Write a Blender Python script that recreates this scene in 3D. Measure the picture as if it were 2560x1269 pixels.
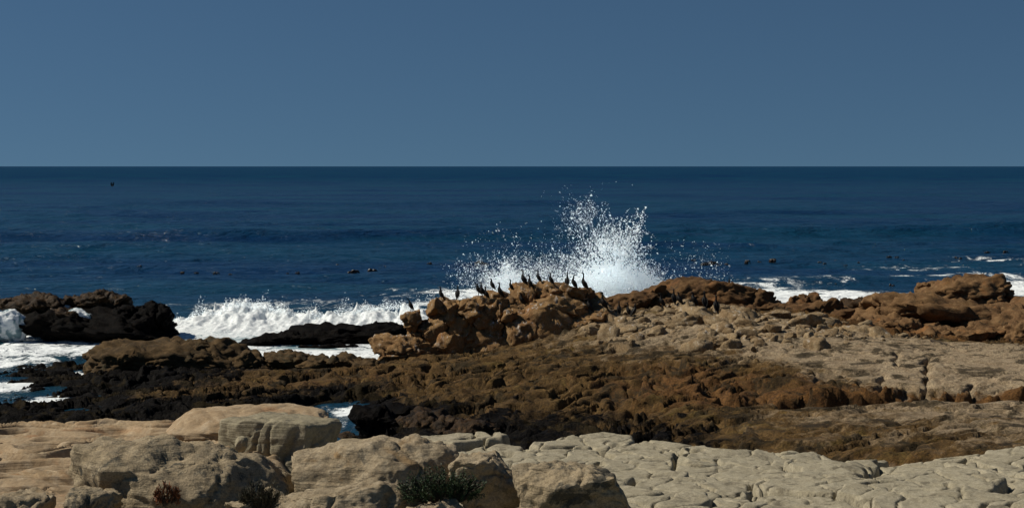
import bpy, bmesh, math, random
import numpy as np
from mathutils import Vector, Matrix

for o in list(bpy.data.objects):
    bpy.data.objects.remove(o)
S = bpy.context.scene
COL = S.collection

# ------------------------------------------------------------------ camera
H = 6.0          # eye height above the sea (m)
F = 4000.0       # focal length in photo pixels (2560 wide)
CX, HY = 1280.0, 415.0
cam = bpy.data.cameras.new('camera')
cam.sensor_width = 36.0
cam.lens = 36.0 * F / 2560.0
cam.shift_y = (HY - 634.5) / 2560.0
cam.clip_start = 0.5
cam.clip_end = 80000
camo = bpy.data.objects.new('camera', cam)
camo.location = (0, 0, H)
camo.rotation_euler = (math.radians(90), 0, 0)
COL.objects.link(camo)
S.camera = camo

# ------------------------------------------------------------------ light
SUN_EL = math.radians(45)
SUN_AZ = math.radians(-83)       # measured from +Y (out to sea) towards +X
sun_dir = Vector((math.sin(SUN_AZ) * math.cos(SUN_EL), math.cos(SUN_AZ) * math.cos(SUN_EL), math.sin(SUN_EL)))
W = bpy.data.worlds.new('World')
S.world = W
W.use_nodes = True
wn = W.node_tree
for n in list(wn.nodes):
    wn.nodes.remove(n)
sky = wn.nodes.new('ShaderNodeTexSky')
sky.sky_type = 'NISHITA'
sky.sun_disc = False
sky.sun_elevation = SUN_EL
sky.sun_rotation = SUN_AZ
sky.altitude = 0
sky.air_density = 1.0
sky.dust_density = 0.0
sky.ozone_density = 7.0
# clear marine air: the whole dome is read a little above its milky rim
tcw = wn.nodes.new('ShaderNodeTexCoord')
lift = wn.nodes.new('ShaderNodeVectorMath'); lift.operation = 'ADD'; lift.inputs[1].default_value = (0, 0, 0.16)
nrm = wn.nodes.new('ShaderNodeVectorMath'); nrm.operation = 'NORMALIZE'
wn.links.new(tcw.outputs['Generated'], lift.inputs[0]); wn.links.new(lift.outputs[0], nrm.inputs[0]); wn.links.new(nrm.outputs[0], sky.inputs[0])
wbg = wn.nodes.new('ShaderNodeBackground')
wbg.inputs['Strength'].default_value = 0.05
wout = wn.nodes.new('ShaderNodeOutputWorld')
tint = wn.nodes.new('ShaderNodeMix'); tint.data_type = 'RGBA'; tint.blend_type = 'MULTIPLY'; tint.inputs[0].default_value = 1.0
tint.inputs[7].default_value = (0.80, 0.905, 0.875, 1)      # even tint multiplied over the whole dome
wn.links.new(sky.outputs[0], tint.inputs[6])
wn.links.new(tint.outputs[2], wbg.inputs['Color'])
wn.links.new(wbg.outputs[0], wout.inputs['Surface'])

sl = bpy.data.lights.new('sun', 'SUN')
sl.energy = 4.9
sl.angle = math.radians(0.5)
sl.color = (1.0, 0.93, 0.80)
so = bpy.data.objects.new('sun', sl)
so.rotation_euler = sun_dir.to_track_quat('Z', 'Y').to_euler()
COL.objects.link(so)

S.cycles.max_bounces = 16
S.cycles.diffuse_bounces = 8
S.cycles.transmission_bounces = 10
S.view_settings.view_transform = 'Standard'
S.view_settings.look = 'None'
S.view_settings.exposure = -0.12
S.view_settings.gamma = 1.0
S.view_settings.use_curve_mapping = False

# ------------------------------------------------------------------ numeric helpers
def P(x, y, Y):
    """photo pixel seen at distance Y -> world point"""
    return np.array([(x - CX) * Y / F, Y, H - (y - HY) * Y / F])

_rng = np.random.RandomState(7)
_perm = _rng.permutation(256)
_perm = np.concatenate([_perm, _perm, _perm])
_grad = _rng.normal(size=(256, 3))
_grad /= np.linalg.norm(_grad, axis=1)[:, None]
_th = _rng.uniform(0, 2 * math.pi, 256)
_g2 = np.stack([np.cos(_th), np.sin(_th)], 1)

def noise(p):
    p = np.asarray(p, float)
    if len(p) > 1 and p[0, 2] == p[-1, 2] and p[0, 2] == p[len(p) // 2, 2] and np.ptp(p[:, 2]) == 0:
        zi = int(abs(p[0, 2]) * 37.7) & 255
        ix = np.floor(p[:, 0]); iy = np.floor(p[:, 1])
        fx = p[:, 0] - ix; fy = p[:, 1] - iy
        ix = ix.astype(np.int64); iy = iy.astype(np.int64)
        ux = fx * fx * fx * (fx * (fx * 6 - 15) + 10); uy = fy * fy * fy * (fy * (fy * 6 - 15) + 10)
        out = 0.0
        for dx in (0, 1):
            hx = _perm[((ix + dx) & 255) + zi]
            wx = ux if dx else 1 - ux
            for dy in (0, 1):
                h = _perm[hx + ((iy + dy) & 255)]
                out = out + wx * (uy if dy else 1 - uy) * (_g2[h, 0] * (fx - dx) + _g2[h, 1] * (fy - dy))
        return out * 1.45
    i = np.floor(p).astype(np.int64)
    f = p - i
    u = f * f * f * (f * (f * 6 - 15) + 10)
    i = i & 255
    res = np.zeros(len(p))
    for dx in (0, 1):
        wx = u[:, 0] if dx else 1 - u[:, 0]
        for dy in (0, 1):
            wy = u[:, 1] if dy else 1 - u[:, 1]
            for dz in (0, 1):
                wz = u[:, 2] if dz else 1 - u[:, 2]
                h = _perm[_perm[_perm[(i[:, 0] + dx) & 255] + ((i[:, 1] + dy) & 255)] + ((i[:, 2] + dz) & 255)]
                g = _grad[h]
                res += wx * wy * wz * (g[:, 0] * (f[:, 0] - dx) + g[:, 1] * (f[:, 1] - dy) + g[:, 2] * (f[:, 2] - dz))
    return res * 1.5

def fbm(p, octaves=4, gain=0.5, lac=2.03):
    a, s, t = 1.0, 0.0, np.asarray(p, float)
    for k in range(octaves):
        s = s + a * noise(t + k * 17.3)
        t = t * lac
        a *= gain
    return s

def ridged(p, octaves=3, gain=0.5, lac=2.1):
    a, s, t = 1.0, 0.0, np.asarray(p, float)
    for k in range(octaves):
        s = s + a * (1 - np.abs(noise(t + k * 31.7)) * 2.2)
        t = t * lac
        a *= gain
    return s

def v3(x, y, z=0.0):
    return np.stack([x, y, np.broadcast_to(z, np.shape(x)).astype(float)], 1)

def hash2(i, j, k):
    n = (i * 374761393 + j * 668265263 + k * 974634777) & 0x7fffffff
    n = ((n ^ (n >> 13)) * 1274126177) & 0x7fffffff
    n = n ^ (n >> 16)
    return (n % 100003) / 100003.0

def voronoi(x, y, seed=0, jitter=0.85):
    """F1, F2 (edge distance style) and integer cell ids on a jittered lattice"""
    ix = np.floor(x).astype(np.int64); iy = np.floor(y).astype(np.int64)
    d1 = np.full(x.shape, 9.0); d2 = np.full(x.shape, 9.0)
    cid = np.zeros(x.shape, np.int64); ox = np.zeros(x.shape); oy = np.zeros(x.shape)
    for a in (-1, 0, 1):
        for b in (-1, 0, 1):
            jx = ix + a; jy = iy + b
            px = jx + 0.5 + jitter * (hash2(jx, jy, seed) - 0.5)
            py = jy + 0.5 + jitter * (hash2(jx, jy, seed + 5) - 0.5)
            d = np.hypot(px - x, py - y)
            m = d < d1
            d2 = np.where(m, d1, np.minimum(d2, d))
            cid = np.where(m, (jx + 500) * 1000 + jy + 500, cid)
            ox = np.where(m, x - px, ox); oy = np.where(m, y - py, oy)
            d1 = np.where(m, d, d1)
    return d1, d2, cid, ox, oy

def facets(x, y, seed, tilt=0.2, step=0.1):
    # broken rock: every cell is a plane with its own tilt and level
    f1, f2, cid, ox, oy = voronoi(x, y, seed, 1.0)
    return tilt * 2 * ((hash2(cid, cid * 3, 1) - .5) * ox + (hash2(cid, cid * 5, 2) - .35) * oy) + step * (hash2(cid, cid * 7, 3) - .5), f2 - f1

def sstep(a, b, x):
    t = np.clip((x - a) / (b - a), 0, 1)
    return t * t * (3 - 2 * t)

class RBF:
    """smooth surface through scattered control points (linear kernel + plane)"""
    def __init__(self, pts, vals, smooth=0.02):
        self.p = np.array(pts, float); v = np.array(vals, float)
        if v.ndim == 1: v = v[:, None]
        n = len(self.p)
        A = np.zeros((n + 3, n + 3))
        A[:n, :n] = np.linalg.norm(self.p[:, None] - self.p[None], axis=2) - smooth * np.eye(n)
        A[:n, n] = 1; A[:n, n + 1:] = self.p
        A[n:, :n] = A[:n, n:].T
        b = np.zeros((n + 3, v.shape[1])); b[:n] = v
        self.w = np.linalg.solve(A, b); self.n = n
    def __call__(self, x, y):
        q = np.stack([x, y], 1)
        out = np.empty((len(q), self.w.shape[1]))
        for s in range(0, len(q), 50000):
            c = q[s:s + 50000]
            d = np.linalg.norm(c[:, None] - self.p[None], axis=2)
            out[s:s + 50000] = d @ self.w[:self.n] + self.w[self.n] + c @ self.w[self.n + 1:]
        return out

# ------------------------------------------------------------------ mesh helpers
def mesh_np(name, verts, faces, attrs=None, smooth=True):
    me = bpy.data.meshes.new(name)
    verts = np.asarray(verts, np.float32); faces = np.asarray(faces, np.int32)
    k = faces.shape[1]
    me.vertices.add(len(verts)); me.vertices.foreach_set('co', verts.ravel())
    me.loops.add(faces.size); me.loops.foreach_set('vertex_index', faces.ravel())
    me.polygons.add(len(faces))
    me.polygons.foreach_set('loop_start', np.arange(0, faces.size, k, dtype=np.int32))
    me.polygons.foreach_set('use_smooth', np.full(len(faces), smooth))
    me.update(calc_edges=True)
    for an, av in (attrs or {}).items():
        a = me.attributes.new(an, 'FLOAT', 'POINT')
        a.data.foreach_set('value', np.asarray(av, np.float32))
    return me

def obj(name, me, mat=None, parent=None, loc=None):
    o = bpy.data.objects.new(name, me)
    COL.objects.link(o)
    if mat is not None:
        if me.materials:
            me.materials[0] = mat
        else:
            me.materials.append(mat)
    if parent is not None:
        o.parent = parent
    if loc is not None:
        o.location = loc
    return o

def tag(o, label=None, cat=None, group=None, kind=None):
    if label: o['label'] = label
    if cat: o['category'] = cat
    if group: o['group'] = group
    if kind: o['kind'] = kind
    return o

def empty(name, loc=(0, 0, 0)):
    o = bpy.data.objects.new(name, None)
    o.empty_display_size = 0.2
    o.location = loc
    COL.objects.link(o)
    return o

def grid_faces(nr, nc):
    a = (np.arange(nr - 1)[:, None] * nc + np.arange(nc - 1)[None]).ravel()
    return np.stack([a, a + 1, a + nc + 1, a + nc], 1)

_ico = {}
def ico(n):
    if n not in _ico:
        bm = bmesh.new()
        bmesh.ops.create_icosphere(bm, subdivisions=n, radius=1.0)
        bm.verts.ensure_lookup_table()
        v = np.array([x.co[:] for x in bm.verts]); f = np.array([[w.index for w in x.verts] for x in bm.faces])
        bm.free()
        v /= np.linalg.norm(v, axis=1)[:, None]
        _ico[n] = (v, f)
    return _ico[n]

def rotm(rx, ry, rz):
    return np.array((Matrix.Rotation(rz, 3, 'Z') @ Matrix.Rotation(ry, 3, 'Y') @ Matrix.Rotation(rx, 3, 'X')))

def rock_shape(seed, size, sub=4, power=2.8, amp=0.16, freq=1.1, cuts=6, cut_lo=0.72, cut_hi=0.98,
               fine=0.02, ffreq=6.0, crack=0.0, cfreq=2.0, strata=0.0, sfreq=14.0, tilt=(0, 0, 0), groove=0.0, gfreq=8.0, crease=0.0):
    r = np.random.RandomState(seed)
    d, f = ico(sub)
    rr = (np.abs(d) ** power).sum(1) ** (-1.0 / power)
    p = d * rr[:, None]
    off = r.uniform(-40, 40, 3)
    p = p * (1 + amp * fbm(p * freq + off, 3))[:, None]
    for k in range(cuts):
        n = r.normal(size=3); n /= np.linalg.norm(n)
        o = r.uniform(cut_lo, cut_hi)
        e = np.maximum(0, p @ n - o)
        soft = e * 0.93
        p = p - soft[:, None] * n[None]
    q = p * np.asarray(size)[None]
    nd = d / np.asarray(size)[None]; nd /= np.linalg.norm(nd, axis=1)[:, None]
    s = np.zeros(len(q))
    if fine: s += fine * fbm(q * ffreq + off * 2, 4, 0.55)
    if crack:
        c = np.abs(noise(q * cfreq + off * 3 + 0.5 * np.stack([noise(q * 3 + off)] * 3, 1)))
        s -= crack * np.exp(-(c / 0.045) ** 2) 
        c = np.abs(noise(q * cfreq * 2.3 + off * 5))
        s -= crack * 0.5 * np.exp(-(c / 0.05) ** 2)
    if crease:
        s += crease * (np.abs(noise(q * 1.8 + off * 4)) * 2 - .5) + crease * .5 * (np.abs(noise(q * 4.6 + off * 6)) * 2 - .5) + crease * .22 * (np.abs(noise(q * 11 + off * 7)) * 2 - .5)
    if strata:
        zz = q[:, 2] * sfreq + 1.3 * noise(q * 1.1 + off)
        s += strata * (noise(np.stack([zz * 0 + 3, q[:, 0] * .5, zz], 1)) * (1 - np.abs(nd[:, 2])))
    if groove:
        g = fbm(np.stack([q[:, 0] * gfreq, q[:, 1] * gfreq, q[:, 2] * 1.2], 1) + off, 2)
        s -= groove * np.exp(-(np.abs(g) / 0.12) ** 2) * (1 - np.abs(nd[:, 2]))
    q = q + nd * s[:, None]
    return q @ rotm(*tilt).T, f

# ------------------------------------------------------------------ materials
def new_mat(name):
    m = bpy.data.materials.new(name); m.use_nodes = True
    nt = m.node_tree
    b = nt.nodes['Principled BSDF']
    return m, nt, b

def N(nt, t, **kw):
    n = nt.nodes.new(t)
    for k, v in kw.items():
        if k.startswith('i_'):
            n.inputs[k[2:].replace('_', ' ')].default_value = v
        else:
            setattr(n, k, v)
    return n

def mixc(nt, fac, a, b, mode='MIX'):
    n = nt.nodes.new('ShaderNodeMix'); n.data_type = 'RGBA'; n.blend_type = mode
    for s, v in ((0, fac), (6, a), (7, b)):
        if hasattr(v, 'is_linked') or hasattr(v, 'links'):
            nt.links.new(v, n.inputs[s])
        else:
            n.inputs[s].default_value = v if not isinstance(v, tuple) else (*v, 1.0) if len(v) == 3 else v
    return n.outputs[2]

def mth(nt, op, a, b=None, c=None, clamp=False):
    n = nt.nodes.new('ShaderNodeMath'); n.operation = op; n.use_clamp = clamp
    for s, v in ((0, a), (1, b), (2, c)):
        if v is None: continue
        if hasattr(v, 'links'): nt.links.new(v, n.inputs[s])
        else: n.inputs[s].default_value = v
    return n.outputs[0]

def maprange(nt, v, a, b, c=0.0, d=1.0, smooth=True):
    n = nt.nodes.new('ShaderNodeMapRange')
    if smooth: n.interpolation_type = 'SMOOTHSTEP'
    nt.links.new(v, n.inputs[0])
    for k, x in enumerate((a, b, c, d)): n.inputs[k + 1].default_value = x
    return n.outputs[0]

def tex_noise(nt, vec, scale, detail=5, rough=0.6, dist=0.0):
    n = nt.nodes.new('ShaderNodeTexNoise')
    n.inputs['Scale'].default_value = scale; n.inputs['Detail'].default_value = detail
    n.inputs['Roughness'].default_value = rough; n.inputs['Distortion'].default_value = dist
    nt.links.new(vec, n.inputs['Vector'])
    return n.outputs['Fac']

def wpos(nt, scale=(1, 1, 1), rot=(0, 0, 0)):
    g = nt.nodes.new('ShaderNodeNewGeometry')
    m = nt.nodes.new('ShaderNodeMapping'); m.inputs['Scale'].default_value = scale; m.inputs['Rotation'].default_value = rot
    nt.links.new(g.outputs['Position'], m.inputs['Vector'])
    return m.outputs[0]

def attr(nt, name):
    a = nt.nodes.new('ShaderNodeAttribute'); a.attribute_name = name
    return a.outputs['Fac']

def rock_mat(name, c1, c2, c3, scale=1.0, patch=None, patch_lo=0.55, patch_hi=0.65, speck=0.35, bump=0.25, bscale=9.0,
             strata=0.0, zones=False, rough=0.88, spec=0.22, wet=None, white=0.0, stain=None, patch_scale=2.2):
    m, nt, b = new_mat(name)
    vec = wpos(nt)
    n1 = tex_noise(nt, vec, 1.4 * scale, 5, 0.62, 0.6)
    n2 = tex_noise(nt, vec, 5.5 * scale, 6, 0.68, 0.3)
    n3 = tex_noise(nt, vec, 30 * scale, 4, 0.7)
    col = mixc(nt, maprange(nt, n1, 0.36, 0.64), c1, c2)
    col = mixc(nt, maprange(nt, n2, 0.46, 0.68), col, c3)
    if stain:
        ns = tex_noise(nt, wpos(nt, (1, 1, 1.6)), 0.9 * scale, 4, 0.6, 1.0)
        col = mixc(nt, maprange(nt, ns, 0.54, 0.68, 0, 0.75), col, stain)
    if zones:
        zd, zp, zr = attr(nt, 'dark'), attr(nt, 'pale'), attr(nt, 'rust')
        big = tex_noise(nt, vec, 1.1, 6, 0.65, 0.8)
        sh = mth(nt, 'MULTIPLY', mth(nt, 'SUBTRACT', mixc(nt, 0.45, big, n2), 0.5), 1.9)
        fr = maprange(nt, mth(nt, 'ADD', zr, sh), 0.35, 0.75)
        fp = maprange(nt, mth(nt, 'ADD', zp, sh), 0.35, 0.75)
        fd = maprange(nt, mth(nt, 'ADD', zd, sh), 0.38, 0.62)
        palec = mixc(nt, maprange(nt, n2, 0.35, 0.65), (0.38, 0.295, 0.19), (0.26, 0.19, 0.115))
        rustc = mixc(nt, maprange(nt, n2, 0.35, 0.65), (0.165, 0.080, 0.024), (0.09, 0.042, 0.013))
        darkc = mixc(nt, maprange(nt, n3, 0.4, 0.62), (0.003, 0.003, 0.0034), (0.010, 0.0085, 0.0075))
        col = mixc(nt, fr, col, rustc)
        col = mixc(nt, fp, col, palec)
        col = mixc(nt, fd, col, darkc)
    if patch:
        n4 = tex_noise(nt, vec, patch_scale * scale, 7, 0.7, 0.5)
        col = mixc(nt, maprange(nt, n4, patch_lo, patch_hi, 0, 0.85), col, patch)
    if white:
        n5 = tex_noise(nt, wpos(nt, (2.2, 2.2, 0.8)), 2.6, 6, 0.75, 0.4)
        g = nt.nodes.new('ShaderNodeNewGeometry'); sp = nt.nodes.new('ShaderNodeSeparateXYZ')
        nt.links.new(g.outputs['Normal'], sp.inputs[0])
        up = maprange(nt, sp.outputs[2], 0.0, 0.7, 0.35, 1.0)
        col = mixc(nt, mth(nt, 'MULTIPLY', maprange(nt, n5, 0.56, 0.66, 0, white), up), col, (0.55, 0.52, 0.47))
    val = maprange(nt, n3, 0.3, 0.7, 1 - speck, 1 + speck * 0.6)
    hs = nt.nodes.new('ShaderNodeHueSaturation'); nt.links.new(col, hs.inputs['Color']); nt.links.new(val, hs.inputs['Value'])
    nt.links.new(hs.outputs[0], b.inputs['Base Color'])
    b.inputs['Roughness'].default_value = rough
    b.inputs['Specular IOR Level'].default_value = spec
    if zones:
        r = maprange(nt, fd, 0, 1, 0.88, 0.6)
        nt.links.new(r, b.inputs['Roughness'])
        nt.links.new(maprange(nt, fd, 0, 1, 0.20, 0.03), b.inputs['Specular IOR Level'])
    h1 = tex_noise(nt, vec, bscale, 7, 0.7, 0.2)
    h2 = tex_noise(nt, vec, bscale * 6, 4, 0.7)
    hh = mth(nt, 'ADD', h1, mth(nt, 'MULTIPLY', h2, 0.28))
    if strata:
        w = tex_noise(nt, wpos(nt, (0.5, 0.5, 1), (math.radians(4), math.radians(-5), 0)), 22, 3, 0.6)
        vs = wpos(nt, (0.35, 0.6, 16), (math.radians(3), math.radians(-6), 0))
        w = tex_noise(nt, vs, 1.6, 3, 0.6, 0.6)
        hh = mth(nt, 'ADD', hh, mth(nt, 'MULTIPLY', w, strata))
    bp = N(nt, 'ShaderNodeBump'); bp.inputs['Strength'].default_value = bump * 2; bp.inputs['Distance'].default_value = 0.05
    nt.links.new(hh, bp.inputs['Height']); nt.links.new(bp.outputs[0], b.inputs['Normal'])
    return m

M = {}
M['pale'] = rock_mat('pale_sandstone', (0.34, 0.27, 0.175), (0.265, 0.205, 0.128), (0.38, 0.31, 0.21), 1.6, stain=(0.27, 0.17, 0.075), patch=(0.12, 0.105, 0.078), patch_lo=0.58, patch_hi=0.68, speck=0.3, bump=0.34, bscale=15, strata=0.7)
M['pave'] = rock_mat('pale_pavement', (0.345, 0.305, 0.215), (0.285, 0.247, 0.168), (0.385, 0.34, 0.245), 1.8, patch=(0.135, 0.115, 0.078), patch_lo=0.52, patch_hi=0.66, speck=0.28, bump=0.24, bscale=18)
M['ledge'] = rock_mat('tan_layered_sandstone', (0.34, 0.25, 0.152), (0.265, 0.185, 0.105), (0.38, 0.295, 0.195), 1.0, patch=(0.21, 0.16, 0.105), patch_lo=0.58, patch_hi=0.72, speck=0.2, bump=0.16, bscale=9, strata=1.4, stain=(0.30, 0.165, 0.08))
M['lichen'] = rock_mat('grey_lichen_sandstone', (0.33, 0.258, 0.160), (0.26, 0.205, 0.130), (0.37, 0.30, 0.198), 1.7, patch=(0.045, 0.046, 0.040), patch_lo=0.54, patch_hi=0.61, patch_scale=1.5, speck=0.36, bump=0.36, bscale=13, strata=0.7)
M['block'] = rock_mat('grey_banded_sandstone', (0.27, 0.235, 0.155), (0.21, 0.18, 0.12), (0.30, 0.26, 0.18), 1.4, patch=(0.10, 0.10, 0.08), patch_lo=0.58, patch_hi=0.72, speck=0.2, bump=0.2, bscale=14, strata=1.6)
M['shelf'] = rock_mat('brown_shore_rock', (0.115, 0.065, 0.020), (0.058, 0.033, 0.010), (0.16, 0.096, 0.033), 0.8, speck=0.45, bump=0.8, bscale=5, zones=True, patch=(0.024, 0.017, 0.007), patch_lo=0.51, patch_hi=0.60, patch_scale=1.3, stain=(0.13, 0.085, 0.022))
M['bird'] = rock_mat('tan_roost_rock', (0.25, 0.145, 0.058), (0.165, 0.088, 0.033), (0.30, 0.19, 0.088), 0.9, speck=0.35, bump=0.55, bscale=6, white=0.85, patch=(0.09, 0.06, 0.032), patch_lo=0.58, patch_hi=0.7, stain=(0.25, 0.12, 0.045))
M['rubble'] = rock_mat('pale_rubble', (0.28, 0.20, 0.11), (0.19, 0.125, 0.062), (0.33, 0.25, 0.15), 0.9, speck=0.36, bump=0.55, bscale=6, white=0.6, patch=(0.12, 0.09, 0.055), patch_lo=0.58, patch_hi=0.7)
M['ridge'] = rock_mat('rust_brown_rock', (0.115, 0.060, 0.022), (0.068, 0.034, 0.013), (0.15, 0.083, 0.033), 0.9, speck=0.3, bump=0.3, bscale=6, stain=(0.19, 0.085, 0.03), patch=(0.04, 0.03, 0.017), patch_lo=0.57, patch_hi=0.68)
M['black'] = rock_mat('black_wet_rock', (0.0028, 0.0028, 0.003), (0.005, 0.0042, 0.004), (0.010, 0.007, 0.005), 1.2, speck=0.4, bump=0.5, bscale=9, rough=0.6, spec=0.03)
M['weedrock'] = rock_mat('weedy_dark_rock', (0.045, 0.026, 0.011), (0.012, 0.008, 0.005), (0.085, 0.046, 0.018), 1.4, speck=0.4, bump=0.5, bscale=9, rough=0.55, spec=0.12)
M['headland'] = rock_mat('golden_brown_rock', (0.165, 0.092, 0.038), (0.10, 0.052, 0.021), (0.20, 0.12, 0.054), 0.9, speck=0.3, bump=0.34, bscale=6, stain=(0.22, 0.10, 0.032), patch=(0.055, 0.036, 0.018), patch_lo=0.58, patch_hi=0.68)
M['dome'] = rock_mat('brown_dome_rock', (0.08, 0.047, 0.016), (0.042, 0.026, 0.010), (0.11, 0.066, 0.026), 0.9, speck=0.3, bump=0.32, bscale=6, patch=(0.035, 0.03, 0.014), patch_lo=0.54, patch_hi=0.66)

def simple_mat(name, col, rough=0.7, var=0.25, scale=20, spec=0.3):
    m, nt, b = new_mat(name)
    vec = wpos(nt)
    n = tex_noise(nt, vec, scale, 4, 0.6)
    hs = nt.nodes.new('ShaderNodeHueSaturation'); hs.inputs['Color'].default_value = (*col, 1)
    nt.links.new(maprange(nt, n, 0.3, 0.7, 1 - var, 1 + var), hs.inputs['Value'])
    nt.links.new(hs.outputs[0], b.inputs['Base Color'])
    b.inputs['Roughness'].default_value = rough; b.inputs['Specular IOR Level'].default_value = spec
    return m
M['feather'] = simple_mat('black_feather', (0.006, 0.0055, 0.0055), 0.6, 0.4, 30, 0.15)
M['wing'] = simple_mat('dark_brown_feather', (0.011, 0.009, 0.0075), 0.55, 0.4, 40, 0.2)
M['throat'] = simple_mat('pale_throat', (0.32, 0.25, 0.17), 0.7, 0.2, 30)
M['beak'] = simple_mat('grey_beak', (0.05, 0.045, 0.035), 0.5, 0.2, 30)
M['kelp'] = simple_mat('kelp_brown', (0.022, 0.013, 0.007), 0.35, 0.4, 12, 0.5)
M['leaf'] = simple_mat('dark_green_leaf', (0.030, 0.052, 0.018), 0.55, 0.5, 25)
M['leafred'] = simple_mat('red_brown_leaf', (0.16, 0.055, 0.018), 0.55, 0.45, 25)
M['leafdry'] = simple_mat('olive_scrub', (0.045, 0.042, 0.022), 0.65, 0.5, 25)
M['stem'] = simple_mat('woody_stem', (0.05, 0.035, 0.022), 0.8, 0.3, 25)

def foam_mat():
    m, nt, b = new_mat('white_foam')
    vec = wpos(nt)
    n1 = tex_noise(nt, vec, 2.2, 7, 0.72, 0.8)
    n2 = tex_noise(nt, vec, 9, 5, 0.7, 0.4)
    th = attr(nt, 'thin')
    f = maprange(nt, mth(nt, 'ADD', th, mth(nt, 'MULTIPLY', mth(nt, 'SUBTRACT', n1, 0.5), 1.6)), 0.45, 0.85)
    white = mixc(nt, maprange(nt, n2, 0.35, 0.65), (0.86, 0.88, 0.88), (0.62, 0.68, 0.70))
    col = mixc(nt, f, white, (0.16, 0.26, 0.29))
    nt.links.new(col, b.inputs['Base Color'])
    b.inputs['Roughness'].default_value = 0.75
    bp = N(nt, 'ShaderNodeBump'); bp.inputs['Strength'].default_value = 0.7; bp.inputs['Distance'].default_value = 0.08
    nt.links.new(mth(nt, 'ADD', n1, mth(nt, 'MULTIPLY', n2, 0.5)), bp.inputs['Height']); nt.links.new(bp.outputs[0], b.inputs['Normal'])
    return m
M['foam'] = foam_mat()

def drop_mat():
    m = bpy.data.materials.new('spray_drops'); m.use_nodes = True
    nt = m.node_tree
    for n in list(nt.nodes): nt.nodes.remove(n)
    out = nt.nodes.new('ShaderNodeOutputMaterial')
    d = nt.nodes.new('ShaderNodeBsdfDiffuse'); d.inputs[0].default_value = (0.62, 0.64, 0.65, 1)
    t = nt.nodes.new('ShaderNodeBsdfTranslucent'); t.inputs[0].default_value = (0.62, 0.64, 0.65, 1)
    mx = nt.nodes.new('ShaderNodeAddShader')
    nt.links.new(d.outputs[0], mx.inputs[0]); nt.links.new(t.outputs[0], mx.inputs[1])
    nt.links.new(mx.outputs[0], out.inputs[0])
    return m
M['drop'] = drop_mat()

def sea_mat():
    m, nt, b = new_mat('sea_water')
    vec = wpos(nt)
    fo = attr(nt, 'foam'); sh = attr(nt, 'shallow')
    # foam lace: stretched, distorted noise
    v2 = wpos(nt, (1.0, 0.55, 1.0))
    l1 = tex_noise(nt, v2, 0.9, 7, 0.66, 1.2)
    l2 = tex_noise(nt, v2, 4.0, 5, 0.7, 1.0)
    vein = mth(nt, 'SUBTRACT', 1.0, mth(nt, 'MULTIPLY', mth(nt, 'ABSOLUTE', mth(nt, 'SUBTRACT', l2, 0.5)), 6.0), clamp=True)
    pat = mth(nt, 'ADD', mth(nt, 'MULTIPLY', mth(nt, 'SUBTRACT', l1, 0.5), 2.0), mth(nt, 'MULTIPLY', mth(nt, 'SUBTRACT', vein, 0.6), 0.35))
    ff = maprange(nt, mth(nt, 'ADD', fo, pat), 0.42, 0.72)
    ff = mth(nt, 'MULTIPLY', ff, maprange(nt, fo, 0.03, 0.2))
    wc = mixc(nt, maprange(nt, tex_noise(nt, wpos(nt, (0.02, 0.06, 1)), 1.0, 3, 0.5), 0.35, 0.65), (0.0024, 0.0235, 0.073), (0.004, 0.040, 0.082))
    wc = mixc(nt, sh, wc, (0.010, 0.045, 0.066))
    col = mixc(nt, ff, wc, (0.80, 0.84, 0.85))
    nt.links.new(col, b.inputs['Base Color'])
    g = nt.nodes.new('ShaderNodeNewGeometry'); sp = nt.nodes.new('ShaderNodeSeparateXYZ'); nt.links.new(g.outputs['Position'], sp.inputs[0])
    far = maprange(nt, sp.outputs[1], 80, 900, 0.12, 0.16)   # unresolved chop far out
    nt.links.new(mth(nt, 'ADD', far, mth(nt, 'MULTIPLY', ff, 0.5), clamp=True), b.inputs['Roughness'])
    b.inputs['IOR'].default_value = 1.33
    b.inputs['Specular IOR Level'].default_value = 0.30
    vb = wpos(nt, (1.0, 1.0, 1.0))
    r1 = tex_noise(nt, wpos(nt, (0.75, 0.9, 1)), 1.0, 5, 0.62, 0.4)
    r2 = tex_noise(nt, wpos(nt, (0.10, 0.12, 1)), 1.0, 5, 0.62, 0.3)
    b1 = N(nt, 'ShaderNodeBump'); b1.inputs['Strength'].default_value = 1.0; b1.inputs['Distance'].default_value = 0.5
    nt.links.new(r1, b1.inputs['Height'])
    b2 = N(nt, 'ShaderNodeBump'); b2.inputs['Strength'].default_value = 1.0; b2.inputs['Distance'].default_value = 1.4
    nt.links.new(r2, b2.inputs['Height']); nt.links.new(b1.outputs[0], b2.inputs['Normal'])
    nt.links.new(b2.outputs[0], b.inputs['Normal'])
    # reflection of a choppy surface: never the full mirror of flat water
    b.inputs['Specular IOR Level'].default_value = 0.0
    fr = N(nt, 'ShaderNodeFresnel'); fr.inputs['IOR'].default_value = 1.33; nt.links.new(b2.outputs[0], fr.inputs['Normal'])
    gl = N(nt, 'ShaderNodeBsdfGlossy'); nt.links.new(b2.outputs[0], gl.inputs['Normal']); nt.links.new(far, gl.inputs['Roughness'])
    cap = maprange(nt, sp.outputs[1], 110, 900, 0.95, 0.22)      # steeper unresolved facets far out
    fac = mth(nt, 'MULTIPLY', mth(nt, 'MULTIPLY', fr.outputs[0], cap), mth(nt, 'SUBTRACT', 1.0, ff))
    mx = N(nt, 'ShaderNodeMixShader'); nt.links.new(fac, mx.inputs[0]); nt.links.new(b.outputs[0], mx.inputs[1]); nt.links.new(gl.outputs[0], mx.inputs[2])
    nt.links.new(mx.outputs[0], nt.nodes['Material Output'].inputs['Surface'])
    return m
M['sea'] = sea_mat()

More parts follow.
